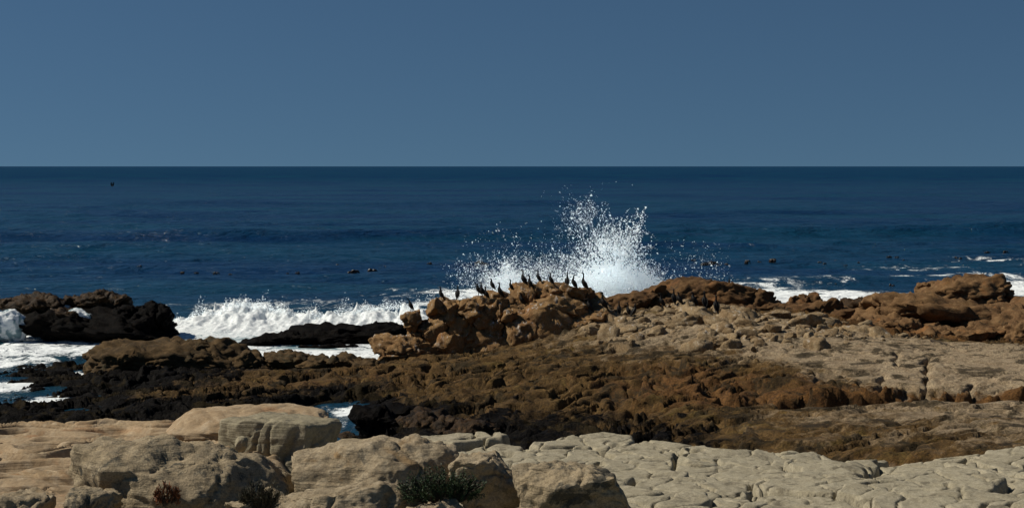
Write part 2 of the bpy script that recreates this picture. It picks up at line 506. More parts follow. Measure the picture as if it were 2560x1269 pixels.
# ------------------------------------------------------------------ sea
def W0(y):            # distance at which the still sea shows on photo row y
    return H * F / (y - HY)

FOAM = [  # x, y, half width px, half height px, strength
    (130, 870, 300, 32, 0.85), (40, 835, 120, 18, 0.9), (20, 905, 200, 18, .6), (30, 968, 90, 14, 1.0), (95, 1005, 60, 25, 0.9), (60, 1045, 70, 14, .6),
    (220, 1055, 60, 14, .8), (420, 840, 60, 25, 0.8), (740, 882, 190, 18, 1.2), (880, 882, 150, 24, 1.1), (600, 862, 120, 14, 1.0), (700, 760, 330, 16, 0.45), (900, 865, 150, 14, .7),
    (860, 1030, 60, 14, 0.75), (850, 1060, 60, 22, 0.5), (1960, 735, 210, 22, 0.95), (2060, 752, 130, 16, 1.0), (1870, 712, 90, 8, 0.6), (1980, 742, 260, 14, 1.25), (2120, 735, 120, 12, .9), (2530, 725, 90, 18, 1.2), (2330, 692, 160, 5, 0.55),
    (2560, 715, 110, 24, 1.0), (2480, 650, 140, 10, .42), (2300, 668, 200, 8, .36), (1990, 700, 260, 8, .45), (2500, 690, 150, 10, .55), (1750, 720, 120, 14, 0.6), (1300, 735, 300, 20, 0.8), (1500, 740, 250, 25, .9), (1100, 755, 120, 14, .6), (1090, 722, 60, 5, .5), (990, 724, 60, 4, .4), (2490, 566, 40, 7, .55),
    (215, 935, 60, 8, .7), (180, 955, 40, 6, .6),
]
def sea_foam(x, y):
    f = np.zeros_like(x)
    for (px, py, wx, wy, s) in FOAM:
        Y = W0(py); X = (px - CX) * Y / F
        rx = wx * Y / F; ry = 0.5 * (W0(py - wy) - W0(py + wy))
        d = ((x - X) / rx) ** 2 + ((y - Y) / ry) ** 2
        f = np.maximum(f, s * np.exp(-d * 0.9))
    return f

def sea_height(x, y):
    r = np.random.RandomState(3)
    z = np.zeros_like(x)
    off = sstep(62, 110, y)
    # long swell rolling in, crests broken along their length
    for (Yc, amp, wid, x0, x1) in ((133, .98, 3.8, -70, 16), (139, 1.05, 4.2, 8, 70), (121, .30, 4, -60, -24), (116, .30, 4, 6, 40), (172, .4, 7, -18, 2), (205, .45, 8, 5, 60), (192, .35, 7, -70, -20), (105, .25, 3.5, -40, -12), (93, .22, 3, -30, 4),
                                  (255, .5, 10, -60, 20), (330, .5, 12, 0, 90), (86, .18, 2.5, -12, 30), (78, .15, 2.2, -24, -6)):
        yc = Yc + 1.6 * np.sin(x * .06 + Yc) + 1.0 * np.sin(x * .17 + 2 * Yc)
        t = (y - yc) / wid
        prof = np.where(t < 0, np.exp(-(t * 1.7) ** 2), np.exp(-(t * 0.8) ** 2))
        ext = sstep(x0 - 8, x0 + 8, x) * (1 - sstep(x1 - 8, x1 + 8, x))
        z += amp * prof * (0.08 + 0.92 * ext) * (0.78 + 0.22 * np.sin(x * .21 + 3 * Yc) * np.sin(x * .083 + Yc))
    for L, a, ymax in ((48, .20, 2500), (27, .15, 1300), (15, .09, 650), (7, .07, 360), (4.3, .055, 260), (2.7, .04, 190), (1.7, .026, 130), (1.05, .014, 90)):
        w1 = 2.2 * noise(v3(x / (L * 1.7), y / (L * 1.7), L)); w2 = 2.2 * noise(v3(x / (L * 1.9), y / (L * 1.9), L + 50))
        gate = 0.5 + 0.9 * np.clip(0.5 + noise(v3(x / 31, y / 38, L * 3)), 0, 1)
        for k in range(4):
            th = math.radians(-90 + r.uniform(-58, 58)); kx, ky = math.cos(th) * 2 * math.pi / L, math.sin(th) * 2 * math.pi / L
            s = np.sin(kx * x + ky * y + r.uniform(0, 6.28) + (w1 if k % 2 else w2) * (1 if k < 2 else -1))
            z += a * (0.95 if L < 14 else 0.6) * (np.power(0.5 + 0.5 * s, 1.5) - 0.45) * (1 - sstep(ymax * 0.6, ymax, y)) * (0.35 + 0.65 * off) * gate * (sstep(70, 200, y) if L > 20 else 1)
    return z

def build_sea():
    near = np.arange(30, 84, 0.16)
    k = np.linspace(H * F / 84.0, 0.9, 430)
    rows = np.concatenate([near, H * F / k])
    nc = 560
    u = np.linspace(-1, 1, nc)
    Y = np.repeat(rows, nc); U = np.tile(u, len(rows))
    X = U * (Y * 0.46 + 5)
    Z = sea_height(X, Y)
    fo = sea_foam(X, Y)
    shl = np.clip(1 - sstep(52, 92, Y), 0, 1) * 0.55 + 0.5 * sea_foam(X, Y + 1.0)
    me = mesh_np('sea', v3(X, Y, Z), grid_faces(len(rows), nc)[:, ::1], {'foam': fo, 'shallow': np.clip(shl, 0, 1)})
    o = obj('sea', me, M['sea']); tag(o, 'dark blue choppy sea reaching the horizon', 'sea', kind='structure')
build_sea()

# ------------------------------------------------------------------ brown shore shelf
# control points: photo x, photo y, distance, dark, pale, rust
SC = [
 (-300, 1040, 36, .9, 0, 0), (-300, 960, 44, .9, 0, 0), (-300, 905, 48, .9, 0, 0), (-300, 860, 56, .9, 0, 0),
 (0, 1045, 36, .95, 0, 0), (0, 995, 40, 1, 0, 0), (40, 967, 43.8, 1, 0, 0), (95, 1008, 40.6, 1, 0, 0), (115, 985, 42.2, 1, 0, 0), (40, 1043, 38.6, 1, 0, 0), (0, 918, 46.5, 1, 0, 0), (60, 925, 46, 1, 0, 0), (0, 925, 50.2, .9, 0, 0), (100, 925, 50.6, .9, 0, 0), (-150, 925, 50.4, .9, 0, 0), (60, 915, 53, .9, 0, 0),
 (200, 1045, 35.5, .95, 0, 0), (200, 1000, 39.5, 1, 0, 0), (200, 945, 43, .9, 0, 0), (180, 905, 47.5, .8, 0, 0), (250, 885, 51.8, .8, 0, 0),
 (330, 985, 40, .3, 0, .4), (420, 1035, 36.2, .9, 0, 0), (450, 985, 40, .1, 0, .45), (400, 945, 43, .6, 0, .2), (430, 912, 46.5, .6, 0, .2), (450, 895, 51.5, .9, 0, 0),
 (600, 1010, 37.5, .95, 0, 0), (560, 965, 41.2, .15, 0, .4), (620, 925, 45, .25, 0, .3), (650, 905, 50.5, .9, 0, 0),
 (760, 1022, 38.8, .7, 0, 0), (740, 985, 40, .5, 0, .2), (760, 945, 42.5, .1, 0, .45), (800, 912, 45.8, .1, 0, .4), (820, 893, 51.3, .9, 0, 0),
 (850, 1055, 38.3, .8, 0, 0), (840, 1090, 36.4, .8, 0, 0), (800, 1080, 36.6, .8, 0, 0), (835, 1030, 39.8, .8, 0, 0), (905, 1050, 37.4, .8, 0, 0), (895, 1085, 35.2, .9, 0, 0), (890, 1020, 39.2, .5, 0, .2),
 (1000, 1090, 34.3, .9, 0, 0), (1000, 1040, 36.5, .75, 0, .1), (1000, 990, 38.6, .30, 0, .3), (1000, 940, 42, .15, 0, .45), (960, 905, 46, .1, 0, .4), (930, 890, 50.9, .7, 0, 0),
 (1200, 1085, 33.6, .85, 0, 0), (1200, 1030, 35.2, .58, 0, .1), (1200, 980, 38, .30, 0, .3), (1200, 930, 41.5, .1, .1, .3), (1200, 902, 44.5, .1, .15, .2),
 (1500, 1085, 31.8, .75, 0, .1), (1450, 1030, 34, .52, 0, .2), (1450, 970, 37, .22, 0, .4), (1450, 905, 41.5, .0, .3, .3), (1450, 860, 45.5, 0, .45, .2), (1430, 810, 49, 0, .55, .1),
 (1700, 1100, 29.3, .7, 0, .1), (1700, 1040, 32.2, .55, 0, .2), (1700, 980, 35, .1, 0, .7), (1700, 920, 38.5, 0, .15, .6), (1700, 860, 42.8, 0, .6, .1), (1700, 800, 47, 0, .8, 0), (1600, 770, 51, .2, .4, .2), (1700, 765, 52, .1, .5, .1),
 (1900, 1110, 28, .55, 0, .2), (1900, 1035, 31.5, .3, .1, .3), (1950, 985, 34.2, .15, 0, .75), (1950, 930, 37, 0, .25, .5), (1950, 860, 41.5, 0, .75, 0), (1950, 800, 46, 0, .75, 0), (1950, 780, 50, .1, 0, .5),
 (2100, 1142, 26.4, .25, 0, .6), (2100, 1075, 29, .2, .12, .25), (2100, 1008, 32.8, .1, .3, .1), (2100, 955, 35.8, 0, .45, .5), (2100, 890, 39.5, 0, .9, 0), (2150, 835, 43.8, 0, .9, 0), (2180, 830, 46.8, 0, 0, .7),
 (2300, 1140, 25.8, .25, 0, .5), (2300, 1070, 28.6, .2, .15, .2), (2300, 1000, 32.5, .1, .35, .1), (2300, 955, 36, 0, .9, .1), (2300, 865, 41, 0, .95, 0), (2350, 845, 43.5, .1, .5, .3), (2360, 858, 46.5, .2, 0, .6),
 (2560, 1115, 25.5, .2, .1, .3), (2560, 1060, 28.5, .1, .3, .1), (2560, 1005, 32, .1, .4, .05), (2560, 952, 35.8, 0, .9, .1), (2560, 870, 40.5, 0, .95, 0), (2560, 862, 44.5, .2, .1, .7),
 (2900, 1110, 25.3, .2, .1, .3), (2900, 1000, 32.5, .1, .4, .1), (2900, 950, 36, 0, .8, .3), (2900, 868, 41, 0, .9, 0), (2900, 850, 46, .2, .1, .7),
 (1450, 770, 52.5, .2, .3, .2), (1300, 860, 50, .1, .2, .2), (1150, 880, 50, .1, .1, .3), (1650, 790, 56, .6, 0, .3), (1350, 850, 57, .8, 0, 0), (1900, 800, 57, .8, 0, .2), (2250, 800, 54, .3, 0, .5), (2560, 790, 54, .3, 0, .5), (2900, 790, 54, .3, 0, .5),
 (2250, 830, 60, .9, 0, 0), (2560, 810, 61, .9, 0, 0), (1050, 870, 54.5, .9, 0, 0),
]
pts = []; vals = []
for (x, y, Y, d, p, r) in SC:
    w = P(x, y, Y)
    pts.append(w[:2]); vals.append([w[2], d, p, r])
shelf_rbf = RBF(pts, vals, 0.05)

def shelf_full(x, y):
    v = shelf_rbf(x, y)
    z, d, p, r = v.T
    # sea gullies behind and in front
    back = sstep(0, 2.5, y - np.interp(x, [-30, -16, -11, -6, -4.5, -3, 0, 4, 12, 25], [49.5, 49.8, 48.8, 48.5, 48.5, 52, 53.5, 56, 57, 58]))
    z = z - back * 1.1
    # gully with a steep landward face between the grey slab and the pale top
    yg = 34.5 + 0.35 * noise(v3(x * .45, x * 0, 44.0)) + 0.12 * noise(v3(x * 2.0, x * 0, 47.0))
    tg = y - yg
    gul = np.where(tg < 0, np.exp(-(tg / 1.1) ** 2), 1 - sstep(0.0, 0.22, tg)) * sstep(3.2, 6.5, x)
    z = z - 0.62 * gul
    r = np.clip(r + 1.1 * np.exp(-((tg - .05) / .45) ** 2) * sstep(3.2, 6.5, x), 0, 1); p = p * (1 - np.exp(-((tg + .1) / .5) ** 2) * sstep(3.2, 6.5, x))
    slab = sstep(2.5, 5.0, x) * (1 - sstep(-.5, 0, tg))
    p = np.clip(p + 0.30 * slab, 0, 1); d = d * (1 - .4 * slab)
    front = 1 - sstep(0, 1.2, y - np.interp(x, [-25, -4.2, -3.4, 0, 4, 8, 25], [33, 35.0, 33.4, 31.5, 27.5, 24.2, 23.6]))
    z = z - front * 0.9
    wx = x + 0.5 * noise(v3(x * .6, y * .6, 3.0)) + 0.12 * noise(v3(x * 2.3, y * 2.3, 13.0)); wy = y + 0.5 * noise(v3(x * .6, y * .6, 9.0)) + 0.12 * noise(v3(x * 2.3, y * 2.3, 19.0))
    a = math.radians(20); u = wx * math.cos(a) + wy * math.sin(a); v_ = -wx * math.sin(a) + wy * math.cos(a)
    # stepped, tilted beds, broken into planes at several sizes
    t = 0.9 * fbm(v3(u * 0.25, v_ * 0.6, 1.5), 4, 0.5) + 0.20 * v_
    st = t * 2.4; fl = np.floor(st); fr = st - fl
    terr = (fl + sstep(0.80, 1.0, fr)) / 2.4 - t
    fa, ea = facets(u * 0.36, v_ * 0.66, 11, 0.26, 0.14)
    fb, eb = facets(u * 1.1, v_ * 1.7, 12, 0.14, 0.10)
    fc, ec = facets(wx * 2.7 + .3 * wy, wy * 3.6, 13, 0.075, 0.06)
    fd_, ed = facets(x * 6.5, y * 7.5, 14, 0.035, 0.03)
    blk = 0.95 * terr + fa * 0.9 + fb * 0.22
    c1 = np.abs(noise(v3(u * 0.42, v_ * 1.1, 61.0))); c2 = np.abs(noise(v3(u * 1.25, v_ * 0.5, 67.0)))
    op = np.clip(0.5 + 1.2 * noise(v3(x * .5, y * .5, 77.0)), 0, 1)
    sm = -0.20 * np.exp(-(c1 / 0.03) ** 2) * op - 0.16 * np.exp(-(c2 / 0.03) ** 2) * (1 - 0.6 * op) - 0.05 * np.exp(-(eb / 0.035) ** 2) * op * op
    patchy = np.clip(0.55 + 1.1 * noise(v3(x * .33, y * .45, 83.0)), 0.15, 1)
    rg = patchy * patchy * (fc * .45 + fd_ * .5) + 0.06 * fbm(v3(u * .5, v_ * 1.5, 2.0), 3, 0.5) + 0.016 * patchy * fbm(v3(x * 6.0, y * 6.0, 3.0), 3, 0.6)
    rough = np.clip(0.5 + 0.5 * r + 0.25 * d + 0.3 * (1 - p) - 0.1 - 0.35 * p, 0.22, 1.0) * (1 - 0.5 * slab)
    z = z + slab * 0.16 * terr
    d = d + 0.3 * (1 - sstep(.25, .62, z)) * (1 - slab)      # tide line
    for (px, ya, yb, dep) in ((2318, 35.0, 39.6, .35), (2205, 35.0, 37.2, .2), (2430, 35.0, 36.2, .2), (2110, 35.2, 36.4, .18), (2240, 38.5, 40.5, .15)):   # joints running back into the pale top
        cxk = (px - CX) / F * 37.0 + (y - 37.0) * (px - CX) / F * 1.0 + 0.06 * np.sin(y * 5 + px) + 0.04 * np.sin(y * 13)
        z = z - dep * np.exp(-((x - cxk) / 0.055) ** 2) * sstep(ya - .5, ya, y) * (1 - sstep(yb - .4, yb + .2, y))
    z = z + (blk * 0.9 + sm + rg) * rough
    return z, np.clip(d, 0, 1), np.clip(p, 0, 1), np.clip(r, 0, 1)

def build_shelf():
    xs = np.arange(-20, 22, 0.052); ys = np.concatenate([np.arange(23.5, 46, 0.05), np.arange(46, 60, 0.08)])
    Xg, Yg = np.meshgrid(xs, ys)
    X, Y = Xg.ravel(), Yg.ravel()
    z, d, p, r = shelf_full(X, Y)
    d = np.clip(d + 0.9 * (1 - sstep(-0.02, 0.16, z)), 0, 1)
    F4 = grid_faces(len(ys), len(xs))
    keep = (z[F4].max(1) > -0.35) & (np.abs(X[F4[:, 0]]) < 0.46 * Y[F4[:, 0]] + 1)
    F4 = F4[keep]
    idx = np.unique(F4); mp = np.zeros(len(X), np.int64); mp[idx] = np.arange(len(idx))
    me = mesh_np('rock_shelf', v3(X[idx], Y[idx], z[idx]), mp[F4], {'dark': d[idx], 'pale': p[idx], 'rust': r[idx]})
    o = obj('rock_shelf', me, M['shelf'])
    tag(o, 'wide brown weathered rock shelf, blackened near the water, pale on top at right', 'rock shelf', kind='structure')
build_shelf()

# ------------------------------------------------------------------ foreground: cracked pale pavement in separate slabs
pv = [(840, 1100, 24), (1100, 1090, 24.3), (1400, 1097, 24), (1550, 1086, 24), (1720, 1105, 23.5), (1990, 1113, 23), (2100, 1152, 22), (2300, 1142, 22.3), (2560, 1114, 22.5), (2900, 1110, 22.5),
      (1000, 1150, 21), (1250, 1160, 20.6), (1700, 1180, 20), (2000, 1190, 19.7), (2200, 1190, 20), (2560, 1180, 20), (2900, 1180, 20),
      (1650, 1269, 17), (2200, 1269, 17.2), (2560, 1269, 17), (2900, 1269, 17), (1250, 1269, 17.2), (900, 1290, 17)]
pv_rbf = RBF([P(*q)[:2] for q in pv] + [(-3, 12), (3, 12), (9, 12)], [P(*q)[2] for q in pv] + [2.1, 2.2, 2.3], 0.05)
EDGE_X = [P(*q)[0] for q in pv[:10]]; EDGE_Y = [q[2] for q in pv[:10]]
def pave_height(X, Y):
    z = pv_rbf(X, Y)[:, 0]
    wx = X + 0.22 * noise(v3(X * 1.5, Y * 1.5, 1.0)) + 0.1 * noise(v3(X * 4, Y * 4, 4.0)); wy = Y + 0.3 * noise(v3(X * 1.5, Y * 1.5, 7.0))
    a = math.radians(-22); u = wx * math.cos(a) + wy * math.sin(a); v_ = -wx * math.sin(a) + wy * math.cos(a)
    f1, f2, cid, ox, oy = voronoi(u * 0.86, v_ * 0.80, 41, 1.0)
    e = f2 - f1
    pill = 1 - np.exp(-(e / 0.042) ** 1.7)
    hc = hash2(cid, cid * 13, 5) - 0.5; tx = hash2(cid, cid * 17, 6) - 0.5
    # second generation of lobes inside each slab
    g1, g2, gid, gx, gy = voronoi(u * 2.0 + hc * 9, v_ * 1.45, 57, 1.0)
    lob = 1 - np.exp(-((g2 - g1) / 0.046) ** 1.7)
    on = 0.35 + 0.65 * sstep(-.25, .15, noise(v3(X * .8, Y * .8, 91.0)))
    z = z + 0.32 * (pill - 1) + 0.15 * hc + 0.10 * tx * ox + 0.07 * oy + on * (0.19 * (lob - 1) + 0.035 * gy - .02 * gx)
    z = z + 0.014 * fbm(v3(X * 2.2, Y * 2.2, 2.0), 4, 0.5) + 0.006 * fbm(v3(X * 11, Y * 11, 2.0), 3, 0.6)
    eg = Y - np.interp(X, EDGE_X, EDGE_Y) - 0.35 * hc
    z = z - 2.2 * sstep(0.0, 0.9, eg) - 0.12 * sstep(-.5, 0, eg)
    return z, cid
def build_pavement():
    root = empty('rock_pavement', (3, 19, 1.9))
    tag(root, 'pale cracked rock pavement in the foreground right', 'rock pavement', kind='structure')
    xs = np.arange(-3.4, 9.4, 0.024); ys = np.arange(12.5, 25.2, 0.03)
    Xg, Yg = np.meshgrid(xs, ys); X, Y = Xg.ravel(), Yg.ravel()
    z, cid = pave_height(X, Y)
    Fq = grid_faces(len(ys), len(xs))
    keep = (X[Fq[:, 0]] < 0.41 * Y[Fq[:, 0]]) & (z[Fq].max(1) > 0.4)
    Fq = Fq[keep]
    fid = cid[Fq[:, 0]]
    order = np.argsort(fid, kind='stable'); Fq = Fq[order]; fid = fid[order]
    cuts = np.flatnonzero(np.diff(fid)) + 1
    off = np.array([3, 19, 1.9])
    V = v3(X, Y, z) - off
    for part in np.split(Fq, cuts):
        if len(part) < 12: continue
        idx, inv = np.unique(part, return_inverse=True)
        me = mesh_np('slab', V[idx], inv.reshape(part.shape))
        obj('slab', me, M['pave'], root)
build_pavement()

# ------------------------------------------------------------------ foreground: tan layered ledge at left
lg = [(0, 1055, 23.5), (250, 1052, 23.5), (450, 1050, 23.5), (560, 1050, 23), (700, 1075, 22.5), (-300, 1055, 23.5),
      (0, 1150, 20), (200, 1140, 20.2), (400, 1115, 20.6), (560, 1105, 20.8), (-300, 1150, 20), (0, 1269, 17.3), (250, 1240, 18), (-300, 1269, 17.3), (500, 1210, 18.6), (700, 1215, 18.8)]
lg_rbf = RBF([P(*q)[:2] for q in lg] + [(-9, 12), (-3, 12)], [P(*q)[2] for q in lg] + [2.2, 2.0], 0.05)
def ledge_height(X, Y):
    z = lg_rbf(X, Y)[:, 0]
    wx = X + 0.3 * noise(v3(X * 1.2, Y * 1.2, 21.0)); wy = Y + 0.3 * noise(v3(X * 1.2, Y * 1.2, 27.0))
    a = math.radians(14); u = wx * math.cos(a) + wy * math.sin(a); v_ = -wx * math.sin(a) + wy * math.cos(a)
    t = fbm(v3(u * 0.26, v_ * 0.8, 1.5), 2, 0.4) * 1.0 + v_ * 0.26
    st = t * 3.4; fl = np.floor(st); fr = st - fl
    terr = (fl + sstep(0.55, 1.0, fr)) / 3.4 - t
    st2 = (t + 0.12 * fbm(v3(u * .5, v_ * 2.0, 6.0), 2)) * 9.5; fl2 = np.floor(st2); terr2 = (fl2 + sstep(0.4, 1.0, st2 - fl2) - st2) / 9.5
    z = z + 0.85 * terr + 0.06 * terr2 + 0.03 * fbm(v3(u * .8, v_ * 2.4, 8.0), 3, 0.5)
    c = np.abs(noise(v3(u * 0.5, v_ * 2.2, 15.0))); z = z - 0.13 * np.exp(-(c / 0.03) ** 2) * sstep(.0, .3, noise(v3(X * .6, Y * .6, 33.0)))
    c = np.abs(noise(v3(u * 1.6, v_ * 2.9, 18.0))); z = z - 0.05 * np.exp(-(c / 0.04) ** 2) * sstep(.1, .35, noise(v3(X * .9, Y * .9, 37.0)))
    z = z + 0.006 * fbm(v3(X * 9, Y * 9, 2.0), 3, 0.6)
    eg = Y - 23.55 - 0.3 * noise(v3(X * 1.1, X * 0, 3.3))
    z = z - 2.6 * sstep(0, 0.9, eg)
    er = X + 2.95 + 0.25 * noise(v3(Y * .9, Y * 0, 5.3))
    z = z - 0.8 * sstep(0, 0.5, er) * sstep(19, 20.5, Y)
    return z
def build_ledge():
    xs = np.arange(-9.4, -2.0, 0.022); ys = np.arange(12.5, 24.6, 0.028)
    Xg, Yg = np.meshgrid(xs, ys); X, Y = Xg.ravel(), Yg.ravel()
    z = ledge_height(X, Y)
    Fq = grid_faces(len(ys), len(xs))
    keep = (X[Fq[:, 0]] > -0.41 * Y[Fq[:, 0]]) & (z[Fq].max(1) > 0.1)
    Fq = Fq[keep]
    idx, inv = np.unique(Fq, return_inverse=True)
    me = mesh_np('rock_ledge', v3(X, Y, z)[idx], inv.reshape(Fq.shape))
    o = obj('rock_ledge', me, M['ledge'])
    tag(o, 'tan layered sandstone ledge with shallow grooves at lower left', 'rock ledge', kind='structure')
build_ledge()

def px_rock(name, cx, cy, w, h, Y, depth, seed, mat, parent=None, label=None, cat='boulder', group=None, **kw):
    c = P(cx, cy, Y); s = Y / F
    size = (w * s / 2, depth, h * s / 2)
    v, f = rock_shape(seed, size, **kw)
    me = mesh_np(name, v, f)
    loc = c if parent is None else c - np.array(parent.location)
    o = obj(name, me, M[mat], parent, tuple(loc))
    if label: tag(o, label, cat, group)
    return o

D = math.radians
fg = dict(sub=6, fine=0.045, ffreq=2.8, crack=0.04, cfreq=1.5, amp=0.2, cuts=15, cut_lo=.62, cut_hi=.95, power=2.6, crease=0.035, strata=.02, sfreq=10)
px_rock('boulder', 470, 1235, 600, 262, 16.2, 0.85, 101, 'lichen', label='broad grey boulder mottled with lichen at lower left, beside the red plant', **{**fg, 'tilt': (D(-4), D(11), D(8)), 'fine': .05, 'power': 2.15, 'cuts': 10, 'cut_lo': .72})
px_rock('boulder', 915, 1198, 520, 190, 16.6, 0.7, 102, 'pale', label='pale hump-backed boulder left of the green shrub', **{**fg, 'tilt': (0, D(-9), D(-8))})
px_rock('boulder', 880, 1275, 480, 165, 14.6, 0.55, 103, 'pale', label='low pale boulder with orange stains at the bottom edge, in front of the hump-backed boulder', **{**fg, 'tilt': (0, D(-6), D(12))})
px_rock('boulder', 1225, 1220, 235, 185, 16.4, 0.45, 104, 'pale', label='grey-topped boulder directly behind the right side of the green shrub', **{**fg, 'power': 3.2, 'tilt': (0, D(3), D(10))})
px_rock('boulder', 1445, 1240, 350, 205, 15.6, 0.6, 105, 'lichen', label='block-shaped pale boulder with a shadowed right end, right of the green shrub', **{**fg, 'power': 3.4, 'tilt': (0, D(8), D(-12)), 'crack': .03})
px_rock('boulder', 1095, 1275, 170, 60, 14.3, 0.3, 106, 'pale', label='small rounded pale rock at the bottom edge under the green shrub', **{**fg, 'sub': 5})
px_rock('boulder', 60, 1275, 170, 90, 15.0, 0.4, 107, 'pale', label='small tan boulder in the bottom left corner', **{**fg, 'sub': 5})
px_rock('boulder', 240, 1250, 130, 90, 15.2, 0.35, 108, 'lichen', label='short upright grey stone leaning on the broad lichen boulder', **{**fg, 'sub': 5, 'power': 3.5})
px_rock('boulder', 640, 1262, 160, 60, 14.9, 0.3, 109, 'lichen', label='dark low stone among the olive scrub', **{**fg, 'sub': 5})
# banded block at the end of the ledge
px_rock('rock_block', 700, 1126, 215, 164, 20.8, 0.62, 120, 'block', label='squared grey block with vertical grooves at the right end of the tan ledge', cat='rock', sub=6, power=14, amp=0.04, cuts=1,
        fine=0.02, ffreq=4, strata=0.02, groove=0.10, gfreq=2.6, crack=0.02, cfreq=1.5, tilt=(0, D(2), D(52)))
px_rock('rock_slab', 600, 1066, 460, 100, 22.2, 1.0, 121, 'ledge', label='smooth tan cap slab with orange stains lying on top of the ledge', cat='rock', sub=6, power=2.1, amp=0.14, cuts=2, fine=0.025, ffreq=3, strata=0.03, crack=.03, cfreq=1.4, tilt=(0, D(-2), D(6)))
px_rock('boulder', 602, 1108, 34, 36, 20.0, 0.12, 122, 'block', label='small rounded stone tucked at the left foot of the grooved grey block', sub=5, power=2.6, amp=0.1, cuts=3, fine=0.01)

# ------------------------------------------------------------------ the roost outcrop
def outcrop(name, label, base, lumps, mat, seed, cat='rock', **kw):
    root = empty(name, tuple(P(*base)))
    tag(root, label, cat)
    for i, L in enumerate(lumps):
        (cx, cy, w, h, Y, dep) = L[:6]
        m2 = L[6] if len(L) > 6 and L[6] else mat
        tl = L[7] if len(L) > 7 else ((i * 37 % 21) - 10, (i * 53 % 25) - 12, (i * 71 % 50) - 25)
        k = dict(sub=4, power=3.0, amp=0.2, cuts=11, cut_lo=.62, cut_hi=.95, fine=0.05, ffreq=2.2, crack=0.10, cfreq=1.3, crease=0.09)
        if w * h > 5000: k['sub'] = 5
        w *= kw.get('grow', 1.16); h *= kw.get('grow', 1.10)
        k.update({a: b for a, b in kw.items() if a != 'grow'})
        px_rock('rock_lump', cx, cy, w, h, Y, dep, seed + i, m2, root, tilt=tuple(D(a) for a in tl), **k)
    return root

bird_lumps = [
 (1180, 850, 330, 130, 50.4, 1.6), (1330, 830, 320, 170, 50.6, 1.8), (1440, 790, 200, 110, 51.0, 1.6),
 (1028, 800, 58, 56, 49.0, .36), (1038, 838, 52, 60, 49.2, .4), (1010, 870, 130, 66, 48.6, .7), (985, 888, 90, 40, 48.3, .5),
 (1104, 770, 74, 50, 49.4, .7, None, (0, 12, 0)), (1130, 782, 66, 66, 49.0, .5, None, (0, -25, 10)), (1168, 772, 92, 56, 49.2, .6, None, (0, 8, -10)),
 (1092, 838, 92, 120, 49.0, .55, None, (0, 10, 0)), (1165, 825, 92, 110, 48.8, .5, None, (0, -14, 8)), (1128, 872, 70, 70, 48.5, .45), (1180, 884, 60, 58, 48.5, .4), (1155, 886, 36, 56, 48.3, .35), (1205, 886, 30, 50, 48.4, .35), (1068, 880, 80, 50, 48.4, .45),
 (1213, 790, 62, 84, 49.0, .5, None, (0, 18, 6)), (1243, 778, 56, 62, 48.9, .45, None, (0, 18, -8)), (1270, 792, 50, 46, 48.6, .4), (1228, 838, 78, 86, 48.6, .5, None, (0, 12, 0)), (1225, 882, 80, 60, 48.3, .45), (1290, 850, 92, 110, 48.5, .5, None, (0, 14, 8)), (1338, 836, 110, 110, 48.7, .6, None, (0, 16, -6)), (1275, 890, 70, 40, 48.1, .4), (1330, 870, 80, 60, 48.4, .5),
 (1372, 785, 190, 78, 49.6, .9, None, (4, -8, 0)), (1410, 775, 130, 60, 50.0, .8, None, (0, 12, 0)), (1395, 825, 110, 66, 49.0, .6), (1440, 830, 90, 60, 48.8, .6),
 (1313, 740, 74, 56, 50.2, .7), (1343, 727, 62, 42, 50.6, .6), (1378, 730, 80, 46, 50.6, .7), (1428, 738, 72, 48, 50.4, .7), (1332, 752, 46, 40, 49.6, .4), (1277, 752, 66, 40, 50.0, .6), (1240, 750, 70, 40, 50.2, .6), (1202, 762, 50, 50, 49.6, .45), (1232, 738, 40, 26, 50.6, .4), (1365, 752, 60, 30, 49.8, .5),
 (1475, 765, 90, 66, 51.0, .9, 'ridge', (0, 22, 0)), (1505, 790, 70, 50, 50.6, .6, 'ridge'), (1460, 745, 60, 44, 50.9, .6, 'ridge', (0, 25, 0)), (1455, 800, 40, 36, 49.6, .35, 'rubble'), (1475, 815, 60, 50, 49.2, .4), (1436, 805, 40, 40, 49.4, .4),  # shade of the right end painted in with the darker ridge material
]
outcrop('roost_rock', 'tan lumpy rock outcrop in the middle where most of the dark birds stand', (1250, 895, 49.5), [(a[0], a[1], a[2], a[3], 49.2 + (a[4] - 49.2) * .62, a[5] * 1.15, *a[6:]) for a in bird_lumps], 'bird', 300, cat='rock outcrop', grow=1.19, power=3.8, groove=.07, gfreq=1.3, cuts=14, cut_lo=.58, cut_hi=.9, amp=.22)

# brown ridge behind the rubble
ridge_lumps = [
 (1560, 765, 160, 70, 53.0, 1.0), (1600, 748, 120, 40, 54, .8), (1690, 745, 190, 86, 54.2, 1.2), (1640, 735, 60, 40, 53.6, .6), (1740, 745, 120, 66, 54.0, .9), (1700, 722, 90, 40, 54.6, .7), (1655, 770, 90, 50, 53, .6),
 (1820, 752, 170, 88, 54.2, 1.1), (1800, 740, 90, 56, 53.7, .6), (1870, 758, 110, 64, 54.0, .8), (1905, 770, 90, 50, 53.8, .8), (1960, 778, 150, 46, 53.6, .9), (1985, 752, 26, 26, 54, .3), (2012, 752, 30, 26, 54, .3), (2035, 752, 26, 26, 54, .3), (2010, 765, 110, 30, 54.0, .6), (1880, 795, 160, 50, 52.6, .8), (1990, 790, 200, 46, 52.6, .9), (1830, 790, 110, 50, 52.8, .7), (2080, 785, 120, 40, 52.5, .8),
]
outcrop('ridge_rock', 'dark brown rounded ridge behind the rubble, beneath the splash', (1750, 790, 54), ridge_lumps, 'ridge', 400, cat='rock outcrop')
